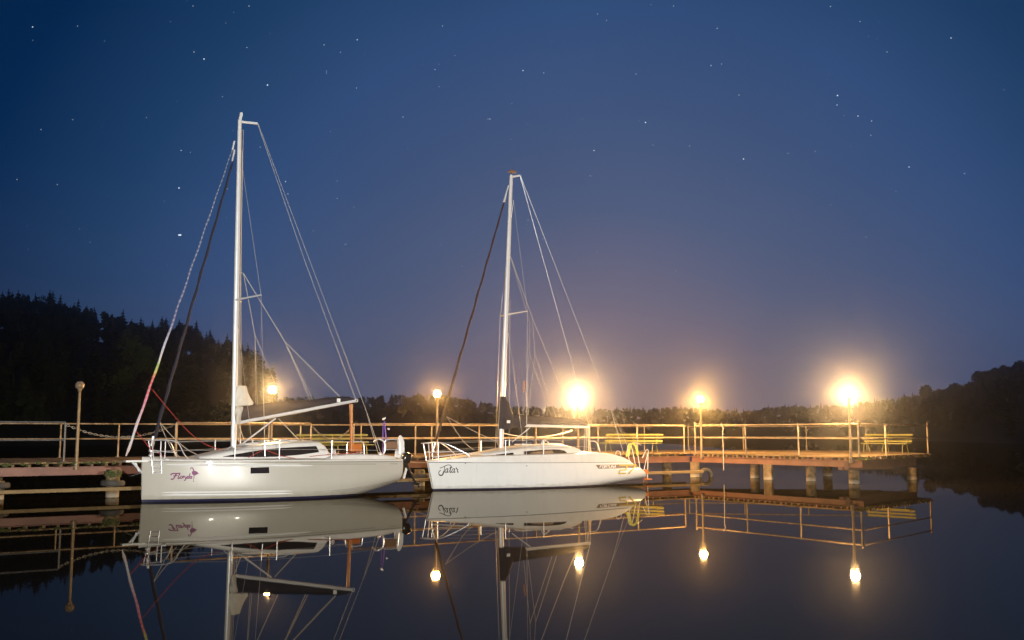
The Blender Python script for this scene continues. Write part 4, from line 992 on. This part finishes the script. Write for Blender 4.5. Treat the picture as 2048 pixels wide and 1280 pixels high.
MB().tube(arc([bf.P(764, 912, -.55), bf.P(770, 900, -.55), bf.P(768, 884, -.55), bf.P(757, 878, -.5), bf.P(748, 884, -.3)], 5), .03, 8).build('stern_rail', 'steel', f)
MB().tube([bf.P(765.5, 912, -.1), bf.P(766, 845, -.1)], .015, 8).tube([bf.P(773, 885, -.12), bf.P(769, 843, -.12)], [.03, .02], 8).build('ensign_staff', 'purple', f)
MB().sphere(bf.P(767, 838, -.1), .05, 8, 6).sphere(bf.P(770, 836, -.1), .03, 8, 6).sphere(bf.P(777, 858, -.1), .04, 8, 6).build('staff_fitting', 'steel', f)
rb = [bf.on(*q, -.05) for q in ((788, 918), (792, 895), (795, 880), (798, 871), (801, 870), (805, 875), (808, 884), (808.5, 900), (807, 918))]
MB().prism(rb, -.08, -.03).build('lifted_rudder', 'gel_white', f, bevel=.012)
MB().box(bf.P(690, 909, -.2), (.5, .06, .04)).tube([bf.P(655, 899, -.2), bf.P(712, 905, -.2)], .018, 8).build('tiller', 'black', f)
MB().lathe(bf.P(668, 908, -.85), [(.06, 0), (.07, .03), (.05, .08), (.065, .12), (.03, .14)], 14).lathe(bf.P(760, 910, -.9), [(.05, 0), (.05, .05), (.03, .09)], 12).build('winch', 'steel', f)
MB().bar(bf.P(330, 919.5, -.5), bf.P(338, 919.5, -.55), .05, .05).build('cleat', 'steel', f, bevel=.008)
# outboard motor
om = empty('outboard_motor', (bf.O.x, bf.O.y, 0), AF)
tag(om, 'black tilted outboard motor hung on the stern of the grey sailboat', 'outboard motor')
c0 = bf.P(813, 916, -.35); ang = Matrix.Rotation(.42, 3, 'Y')
cw = MB(); secs = []
for z, kx, ky in ((-.16, .1, .1), (-.1, .15, .12), (.0, .17, .125), (.1, .16, .12), (.16, .12, .09), (.185, .05, .04)):
    secs.append([c0 + ang @ Vector((kx * math.copysign(abs(math.cos(t)) ** .6, math.cos(t)), ky * math.copysign(abs(math.sin(t)) ** .6, math.sin(t)), z)) for t in [2 * PI * k / 18 for k in range(18)]])
cw.loft(secs, True, True).build('cowling', 'black', om)
p1, p2 = bf.P(813, 930, -.35), bf.P(831, 966, -.35)
MB().tube([p1 + Vector((0, 0, .1)), p1, p1.lerp(p2, .5), p2], [.06, .05, .042, .04], 10).build('shaft', 'black', om)
gx = MB().tube([p2 + Vector((-.12, 0, .0)), p2 + Vector((0, 0, -.02)), p2 + Vector((.12, 0, -.05))], [.02, .055, .04], 10)
gx.prism([(p2.x - .1, p2.z + .07), (p2.x + .12, p2.z + .05), (p2.x + .12, p2.z + .07), (p2.x - .1, p2.z + .09)], p2.y - .09, p2.y + .09); gx.build('gearcase', 'black', om)
pr = MB()
for k in range(3):
    t = 2 * PI * k / 3 + .4; e1 = Vector((0, math.cos(t), math.sin(t))); q = p2 + Vector((.12, 0, -.05)); s_ = e1.cross(Vector((1, 0, 0)))
    pr.add([q + e1 * .02, q + e1 * .07 + s_ * .05 + Vector((.02, 0, 0)), q + e1 * .12, q + e1 * .07 - s_ * .05 - Vector((.02, 0, 0))], [(0, 1, 2, 3)])
pr.build('propeller', 'black', om)
MB().bar(bf.P(806, 918, -.35), bf.P(808, 936, -.35), .18, .07).build('clamp_bracket', 'black', om, bevel=.01)
MB().bar(bf.P(813, 936, -.3), bf.P(807, 957, -.3), .1, .05).build('mount_plate', 'gel_white', om, bevel=.008)

# ---- white boat -----------------------------------------------------------
bj = Boat(at_z(866, 980.5, 0), AF)
j = empty('sailboat', bj.O, AF)
tag(j, 'white sailing yacht with grey name band and a big yellow 27 at its stern', 'sailboat', 'sailing yachts moored at the pier')
LJ = 9.05
JB = lambda s: (.06 + 1.2 * (1 - (1 - min(s, .6) / .6) ** 2.1)) if s < .6 else 1.26 - .26 * ((s - .6) / .4) ** 1.9
jzs = lambda s: .975 - .1 * s
jzk = lambda s: smootht([(0, -.16), (.1, -.3), (.35, -.45), (.6, -.38), (.8, -.1), (.92, .06), (1., .14)], s)
hj = Hull(LJ, JB, jzs, jzk, lambda z: -.23 * z, lambda z: LJ - lerpt([(-1, .45), (.05, .2), (.2, .02), (.28, 0), (.5, .22), (.7, .58), (.875, .9), (1.2, 1.3)], z), 4.6, .05)
mt, mb_ = hj.meshes()
mt.build('hull', 'gel_white', j, smooth=40); mb_.build('bottom_paint', 'navy_paint', j, smooth=60)
jup = lambda s: lerpt([(0, .015), (.06, .08), (.2, .2), (.45, .27), (.8, .34), (.88, .3), (.94, .2), (1, .02)], s)
deck_mesh(hj, .05, .015, jup).build('deck', 'deck_white', j, smooth=40)
line('rubbing_strip', [hj.near(hj.x(i / 50, jzs(i / 50)), jzs(i / 50) - .005, .004) for i in range(50)], .014, 'groove', j)
jh = on_hull(bj, hj)
# name
nj = MB()
def sj(pts, w=1.2, n=5): ribbon(nj, curve2(pts, n), [q * 1.4 for q in w] if isinstance(w, list) else w * 1.4, jh)
sj([(880.4, 936), (884, 935.6), (889, 933.2), (895, 930.6), (900, 930), (903, 932), (903.4, 935)], 1.0)
sj([(891, 933.4), (890, 939), (888.6, 945), (886.4, 949.4), (883, 950.8), (879.4, 949.4), (878.6, 945.6), (880, 942.2), (883, 941)], [1.0] * 8 + [1.9] * 17 + [1.2] * 16)
def la(x):
    sj([(x + 6.4, 937.4), (x + 3.4, 937.8), (x + 1, 941.4), (x + .8, 944.4), (x + 2.6, 945), (x + 5, 942.4), (x + 6.6, 937.8)], 1.1); sj([(x + 6.6, 937.4), (x + 5.2, 942), (x + 5.6, 944.8), (x + 7.6, 943.6)], 1.3)
la(890.8); sj([(903.6, 931.4), (902, 938), (900.8, 943), (901.8, 945), (904, 943.4)], 1.5); sj([(899.4, 936), (906, 935.2)], .9)
la(904); sj([(912.6, 937), (914, 936), (914.6, 938.4), (916.8, 939.2)], 1.2); sj([(916.8, 939), (915.6, 942.6), (916.2, 944.6), (918, 943.6)], 1.2)
nj.build('name_lettering', 'ink', j, smooth=0)
bd_ = MB(); fill(bd_, [(1191.5, 929.8), (1230, 929), (1272, 928), (1281, 935.6), (1240, 936.5), (1196.5, 937.5)], jh)
bdm = MB(); bdm.loft([[jh(1191.5 + (1273 - 1191.5) * i / 16, 929.9 - 1.6 * i / 16), jh(1196.8 + (1281 - 1196.8) * i / 16, 937.6 - 1.8 * i / 16)] for i in range(17)], False, False)
bdm.build('name_band', 'band', j, smooth=0)
jh2 = on_hull(bj, hj, .009)
wt = MB()
GL = {'F': [[(0, 0), (0, 1)], [(0, 1), (.75, 1)], [(0, .52), (.6, .52)]], 'O': [[(0, 0), (0, 1), (.8, 1), (.8, 0), (0, 0)]], 'R': [[(0, 0), (0, 1), (.75, 1), (.75, .5), (0, .5)], [(.35, .5), (.8, 0)]], 'T': [[(.4, 0), (.4, 1)], [(0, 1), (.85, 1)]], 'U': [[(0, 1), (0, 0), (.8, 0), (.8, 1)]], 'N': [[(0, 0), (0, 1), (.8, 0), (.8, 1)]], 'A': [[(0, 0), (.4, 1), (.8, 0)], [(.15, .35), (.65, .35)]]}
for i, ch in enumerate('FORTUNA'):
    for s_ in GL[ch]:
        for a_, b_ in zip(s_, s_[1:]):
            tr = lambda q: (1199.4 + i * 4.75 + q[0] * 4.2 + q[1] * .9, 935.9 - .09 * i - q[1] * 4.6)
            a2, b2 = tr(a_), tr(b_); dx, dy = b2[0] - a2[0], b2[1] - a2[1]; l_ = math.hypot(dx, dy); ex = .35
            ribbon(wt, [(a2[0] - dx / l_ * ex, a2[1] - dy / l_ * ex), (b2[0] + dx / l_ * ex, b2[1] + dy / l_ * ex)], 1.0, jh2)
wt.build('band_lettering', 'white_vinyl', j, smooth=0)
num = MB()
for s_ in ([(1239, 930.6), (1254.2, 930.2), (1253, 935.6), (1251, 939.2), (1239.6, 940.4), (1237.4, 947), (1250.5, 946.8)], [(1256.6, 930.1), (1271.4, 929.6), (1268.2, 935), (1261.4, 942), (1257.4, 947)]):
    for a2, b2 in zip(s_, s_[1:]):
        dx, dy = b2[0] - a2[0], b2[1] - a2[1]; l_ = math.hypot(dx, dy); ex = .9; n_ = 5
        ribbon(num, [(a2[0] - dx / l_ * ex + (dx + 2 * dx / l_ * ex) * k / n_, a2[1] - dy / l_ * ex + (dy + 2 * dy / l_ * ex) * k / n_) for k in range(n_ + 1)], 2.3, on_hull(bj, hj, .013))
num.build('number_lettering', 'yellow_vinyl', j, smooth=0)
th = MB()
for u_, v_ in ((931.5, 927), (1053.5, 931.6), (1215, 974)): th.sphere(jh(u_, v_), .02, 8, 6)
th.build('hull_fitting', 'groove', j)
# cabin
jd = lambda x: jzs(x / LJ) + jup(x / LJ) + .03
tj = [bj.on(u, v, -.5) for u, v in ((965, 907.5), (985, 904.6), (1010, 900.5), (1040, 895), (1070, 891.6), (1100, 890), (1125, 890.8), (1142, 894), (1153, 900), (1157, 908))]
ztj = lambda x: lerpt(tj, x)
wj = lambda x: min(.85, JB(x / LJ) - .22) if x < 3.5 else .85
xs = [tj[0][0] + (tj[-1][0] - tj[0][0]) * i / 44 for i in range(45)]
cabj = house(xs, wj, lambda x: jd(x) - .08, ztj, .32).build('cabin', 'deck_white', j, smooth=40)
jc = on_cab(bj, wj, lambda x: jd(x) - .08, .32)
w = MB(); tw = [(991, 909.4), (1020, 906), (1050, 902.4), (1080, 900), (1104, 898.8), (1118, 899), (1128, 901), (1133, 904.5)]; bw = [(991, 910), (1020, 909.8), (1050, 909.4), (1080, 908.8), (1104, 908.2), (1118, 907.8), (1128, 907.4), (1133, 906.6)]
w.loft([[jc(*a_), jc(*b_)] for a_, b_ in zip(tw, bw)], False, False); w.build('cabin_window', 'glass', cabj, smooth=0)
jc2 = on_cab(bj, wj, lambda x: jd(x) - .08, .32, .014)
w = MB(); tw = [(1062, 905.6), (1078, 903), (1095, 901.2), (1104, 901)]; bw = [(1060, 907.2), (1078, 907), (1095, 906.6), (1108, 906.2)]
w.loft([[jc2(*a_), jc2(*b_)] for a_, b_ in zip(tw, bw)], False, False); w.build('window_pane', mat('lit_cabin_pane', (.3, .2, .13), .12, spec=.6), cabj, smooth=0)
hx, hzz = bj.on(1110, 889, -.2); MB().box((hx, 0, ztj(hx) + .05), (.6, .55, .05)).box((hx - 1.3, 0, ztj(hx - 1.3) + .055), (.5, .5, .05)).build('hatch', 'deck_white', cabj, bevel=.012)
MB().tube(arc([bj.P(1082, 890, -.3), bj.P(1085, 882, -.3), bj.P(1090, 880.5, -.3), bj.P(1096, 884, -.3), bj.P(1098, 889, -.3)], 4), .02, 8).tube(arc([bj.P(1086, 890, -.1), bj.P(1090, 882, -.1), bj.P(1095, 883, -.1), bj.P(1097, 889, -.1)], 4), .016, 8).build('grab_rail', 'steel', cabj)
# folded awning pole and lines on the foredeck
MB().tube([bj.P(866, 914.5, -.2), bj.P(934, 906, -.25)], .022, 8).tube([bj.P(937, 912, -.25), bj.P(937, 906, -.25), bj.P(941, 906, -.25), bj.P(942, 910, -.25)], .014, 6).tube([bj.P(902, 916, -.3), bj.P(901, 911, -.2)], .014, 6).build('whisker_pole', 'alu', j)
for c_, w_ in ((jh(902, 919) + Vector((0, .12, .03)), .22), (jh(948, 917) + Vector((0, .14, .05)), .16)): MB().box(c_, (w_, .05, .03)).build('cleat', 'steel', j, bevel=.006)
pulpit(j, hj, lambda x: jzs(x / LJ) + jup(max(0, x) / LJ), 1.2, .6, -.42, .16)
pj = stanch(j, bj, hj, (1011, 1087), 880, 908, lambda x: jzs(x / LJ) + jup(x / LJ) - .02)
p_ = bj.P(961, 882, .9); MB().tube([bj.P(961, 906, .9), p_], .014, 8).build('stanchion', 'steel', j)
lifel(j, [Vector((.35, -.42, 1.62))] + pj + [bj.P(1170, 879, -1.05), bj.P(1190, 884, -1.02)])
# mast and rig
m0, m1 = bj.P(1002, 894), bj.P(1022.5, 350)
mj = mast_mesh(m0 - Vector((0, 0, .1)), m1, .095, .065).build('mast', 'alu', j, smooth=50)
cj = bj.P(1040, 351)
MB().bar(m1 + Vector((-.03, 0, -.08)), cj, .05, .07).build('masthead_crane', 'alu', mj, bevel=.01)
MB().tube([m1, bj.P(1024, 344)], .02, 6).tube([bj.P(1016, 344), bj.P(1022, 342.5), bj.P(1028, 343), bj.P(1033, 345)], [.02, .07, .06, .02], 8).build('wind_sensor', 'brown_pad', mj)
s0, sn = bj.P(1014, 629), bj.P(1055, 622, -.92)
for sg in (1, -1): MB().tube([s0, Vector((sn.x, sn.y * sg, sn.z))], [.034, .022], 8).build('spreader', 'alu', mj)
shroud(j, [bj.P(1027, 400), sn, bj.P(1053, 912, -1.05)]); shroud(j, [bj.P(1017, 665), bj.P(1049, 909, -1.)])
for a_, b_ in (((1008, 640), (995, 890)), ((1020, 600), (1018, 892))): line('halyard', [bj.P(*a_, -.07), bj.P(*b_, -.1)], .008, 'rope', j, 5)
furled('furled_jib', bj.P(872, 882), bj.P(1009, 402), .048, .032, 'maroon_canvas', j, 1)
MB().tube([bj.P(867, 898), bj.P(871, 884)], .03, 8).lathe(bj.P(866, 901), [(.06, -.05), (.06, 0), (.035, .01), (.035, .07), (.065, .08), (.065, .1)], 12).build('furling_drum', 'steel', j)
MB().tube([bj.P(1017, 371), bj.P(1012, 388), bj.P(1008, 404)], [.025, .03, .045], 8).build('halyard_swivel', 'alu', j)
line('jib_sheet', arc([bj.P(893, 833), bj.P(915, 866, .3), bj.P(930, 886, .6), bj.P(948, 900, .7)], 5), .009, 'rope', j)
line('jib_sheet', arc([bj.P(893, 833), bj.P(930, 853, .5), bj.P(960, 868, .8), bj.P(995, 884, .9)], 5), .009, 'rope', j)
jo0, jo1 = bj.P(1030, 850), bj.P(1178, 853.5)
MB().tube([jo0, jo1], .062, 12).build('boom', 'alu', j)
ts = [bj.on(*q) for q in ((1006, 822), (1015, 826), (1030, 828), (1060, 831), (1100, 833.5), (1140, 836.5), (1160, 839), (1172, 844))]
bzj = lambda x: jo0.z + (jo1.z - jo0.z) * (x - jo0.x) / (jo1.x - jo0.x) + (.03 if x > bj.on(1046, 850)[0] else -.12)
sail_pack((ts[0][0], ts[-1][0]), bzj, lambda x: lerpt(ts, x), .17).build('sail_cover', 'navy_canvas', j, smooth=60)
wr = MB(); secs = []
for i, (v_, uL, uR, yw) in enumerate(((793, 999, 1012, .09), (800, 998.5, 1014, .12), (806, 998, 1018, .15), (815, 997.5, 1020, .17), (830, 997, 1026, .18), (845, 997, 1030, .17), (858, 998, 1022, .14))):
    a_, b_ = bj.P(uL, v_), bj.P(uR, v_); c_ = (a_ + b_) / 2; hw = (b_ - a_).length / 2
    secs.append([c_ + Vector((hw * math.cos(t), yw * math.sin(t) * (1 + .12 * math.sin(i * 2.1 + t * 3)), 0)) for t in [2 * PI * k / 16 for k in range(16)]])
wr.loft(secs, True, True).build('mast_cover', 'navy_canvas', j, smooth=60)
e = bj.P(1017, 843.5, -.2); MB().box(e, (.14, .012, .1)).build('cover_patch', 'white_vinyl', j)
for sg in (-1, 1):
    y = .13 * sg; ap = bj.P(1021, 513, 0); ka = bj.P(1070, 710, y); kb = bj.P(1059, 708, y)
    line('lazy_jack', [ap, bj.P(1065, 637, y), bj.P(1128, 790, y), bj.P(1150, 838, y)], .008, 'rope', j, 5)
    line('lazy_jack', [bj.P(1065, 637, y), ka, bj.P(1056, 829, y)], .006, 'rope', j, 5); line('lazy_jack', [ka, bj.P(1112, 834, y)], .006, 'rope', j, 5)
    line('lazy_jack', [ap, bj.P(1060, 646, y), kb, bj.P(1047, 829, y)], .006, 'rope', j, 5); line('lazy_jack', [kb, bj.P(1103, 834, y)], .006, 'rope', j, 5)
MB().tube([bj.P(1049, 762, -.1), bj.P(1047.5, 783, -.1)], .025, 8).build('lazy_jack_block', 'orange', j)
line('topping_lift', [cj, bj.P(1148, 741), jo1 + Vector((0, 0, .05))], .008, 'wire', j, 5)
spj = bj.P(1220, 814)
line('backstay', [cj + Vector((.02, 0, 0)), spj], .008, 'wire', j, 5)
line('backstay', [spj, bj.P(1247, 906, -.6)], .009, 'wire', j, 5); line('backstay', [spj, bj.P(1262, 908, .6)], .009, 'wire', j, 5)
line('boom_vang', [bj.P(1060, 855), bj.P(1024, 884)], .02, 'alu', j, 8)
for q in ((1170, 857, 1168, 908), (1173, 857, 1172, 909), (1176, 857, 1177, 909), (1179, 856, 1181, 908), (1172, 857, 1184, 909)):
    line('mainsheet', [bj.P(q[0], q[1]), bj.P(q[2], q[3], .05)], .014, 'rope', j)
MB().tube(arc([bj.P(1180, 882, -.9), bj.P(1192, 884, -.9), bj.P(1198, 896, -.9), bj.P(1200, 905, -.9)], 5), .02, 8).build('stern_rail', 'steel', j)
MB().lathe(bj.P(1199, 908, -.85), [(.07, 0), (.075, .04), (.05, .09), (.07, .14), (.03, .16)], 14).build('winch', 'brown_pad', j)
MB().tube(arc([bj.P(1231, 909, -.7), bj.P(1234, 902, -.7), bj.P(1240, 904, -.7), bj.P(1241, 911, -.7)], 5), .014, 8).build('cleat', 'steel', j)
# stern pulpit and ladder
sp2 = MB()
for q in ([(1260, 927, -.75), (1255, 900, -.75), (1258, 888, -.6), (1270, 886, -.2), (1282, 890, .3)], [(1272, 936, -.55), (1266, 906, -.5), (1262, 890, -.5)], [(1281, 942, -.3), (1276, 912, -.3), (1272, 892, -.3)]):
    sp2.tube(arc([bj.P(*k) for k in q], 5), .016, 8)
sp2.build('pushpit', 'steel', j)
ld = MB().tube(arc([bj.P(1285, 916, .2), bj.P(1291, 902, .2), bj.P(1296, 900, .2), bj.P(1296, 912, .2), bj.P(1295, 957, .2)], 5), .016, 8).tube([bj.P(1287, 944, .2), bj.P(1295, 908, .2)], .011, 6)
for v_ in (925, 935, 945): ld.tube([bj.P(1295.4, v_, .2), bj.P(1295.4, v_, -.12)], .012, 6)
ld.tube([bj.P(1296, 904, -.12), bj.P(1295, 957, -.12)], .014, 8); ld.build('boarding_ladder', 'steel', j)
MB().box(bj.P(1288, 943, 0), (.22, .34, .16)).build('rudder_head', 'orange', j, bevel=.02)
MB().box(bj.P(1296, 958.5, 0), (.26, .2, .05)).build('ladder_step', 'orange', j, bevel=.01)
MB().prism([bj.on(1288, 950, .1), bj.on(1294, 950, .1), bj.on(1294, 984, .1), bj.on(1285, 990, .1)], .08, .12).build('rudder', 'beam_dark', j)
# yellow throw line hung on the stern rail of the white boat
yr = MB()
for k in range(7):
    t = k / 6; y = -.62 + .05 * (k % 3); w_ = 1.2 * t
    yr.tube(arc([bj.P(1253 + w_ * 4, 913 - 2 * t, y), bj.P(1256 + w_ * 3, 897, y - .03), bj.P(1261 + w_ * 1.5, 888.5 - t, y), bj.P(1266 + w_, 887.5, y), bj.P(1271 + w_, 893, y - .03), bj.P(1274 + w_, 904, y), bj.P(1275 + w_ * .5, 911 - t * 2, y)], 6), .032, 8)
yo = yr.build('life_ring', 'yellow_rope'); yo.location = bj.O; yo.rotation_euler.z = AF
tag(yo, 'yellow horseshoe lifebuoy hung over the stern rail of the white sailboat', 'lifebuoy')

# mooring lines between boats and pier
def moor(a, b, drop, label, m='rope', r=.012): tag(MB().tube(sag(a, b, drop, 16), r, 6).build('mooring_rope', m), label, 'rope')
def wpos(b, p): return Vector((b.O.x + p.x * b.c - p.y * b.s, b.O.y + p.x * b.s + p.y * b.c, p.z))
e = on_front(858); moor(wpos(bj, Vector((.15, .1, 1.02))), Vector((e.x - 1.2, e.y, 1.0)), .12, 'mooring rope from the white sailboat bow to the pier')
e = on_front(236); moor(wpos(bf, Vector((.2, .1, 1.22))), Vector((e.x, e.y, 1.08)), .06, 'mooring rope from the grey sailboat bow to the pier')

# ------------------------------------------------------------------ render settings
cy = sc.cycles
cy.use_light_tree = False
cy.use_denoising = True; cy.denoiser = 'OPENIMAGEDENOISE'
cy.max_bounces = 8; cy.diffuse_bounces = 2; cy.glossy_bounces = 4; cy.transmission_bounces = 4; cy.volume_bounces = 0; cy.transparent_max_bounces = 6
cy.sample_clamp_indirect = 12; cy.caustics_reflective = False; cy.caustics_refractive = False
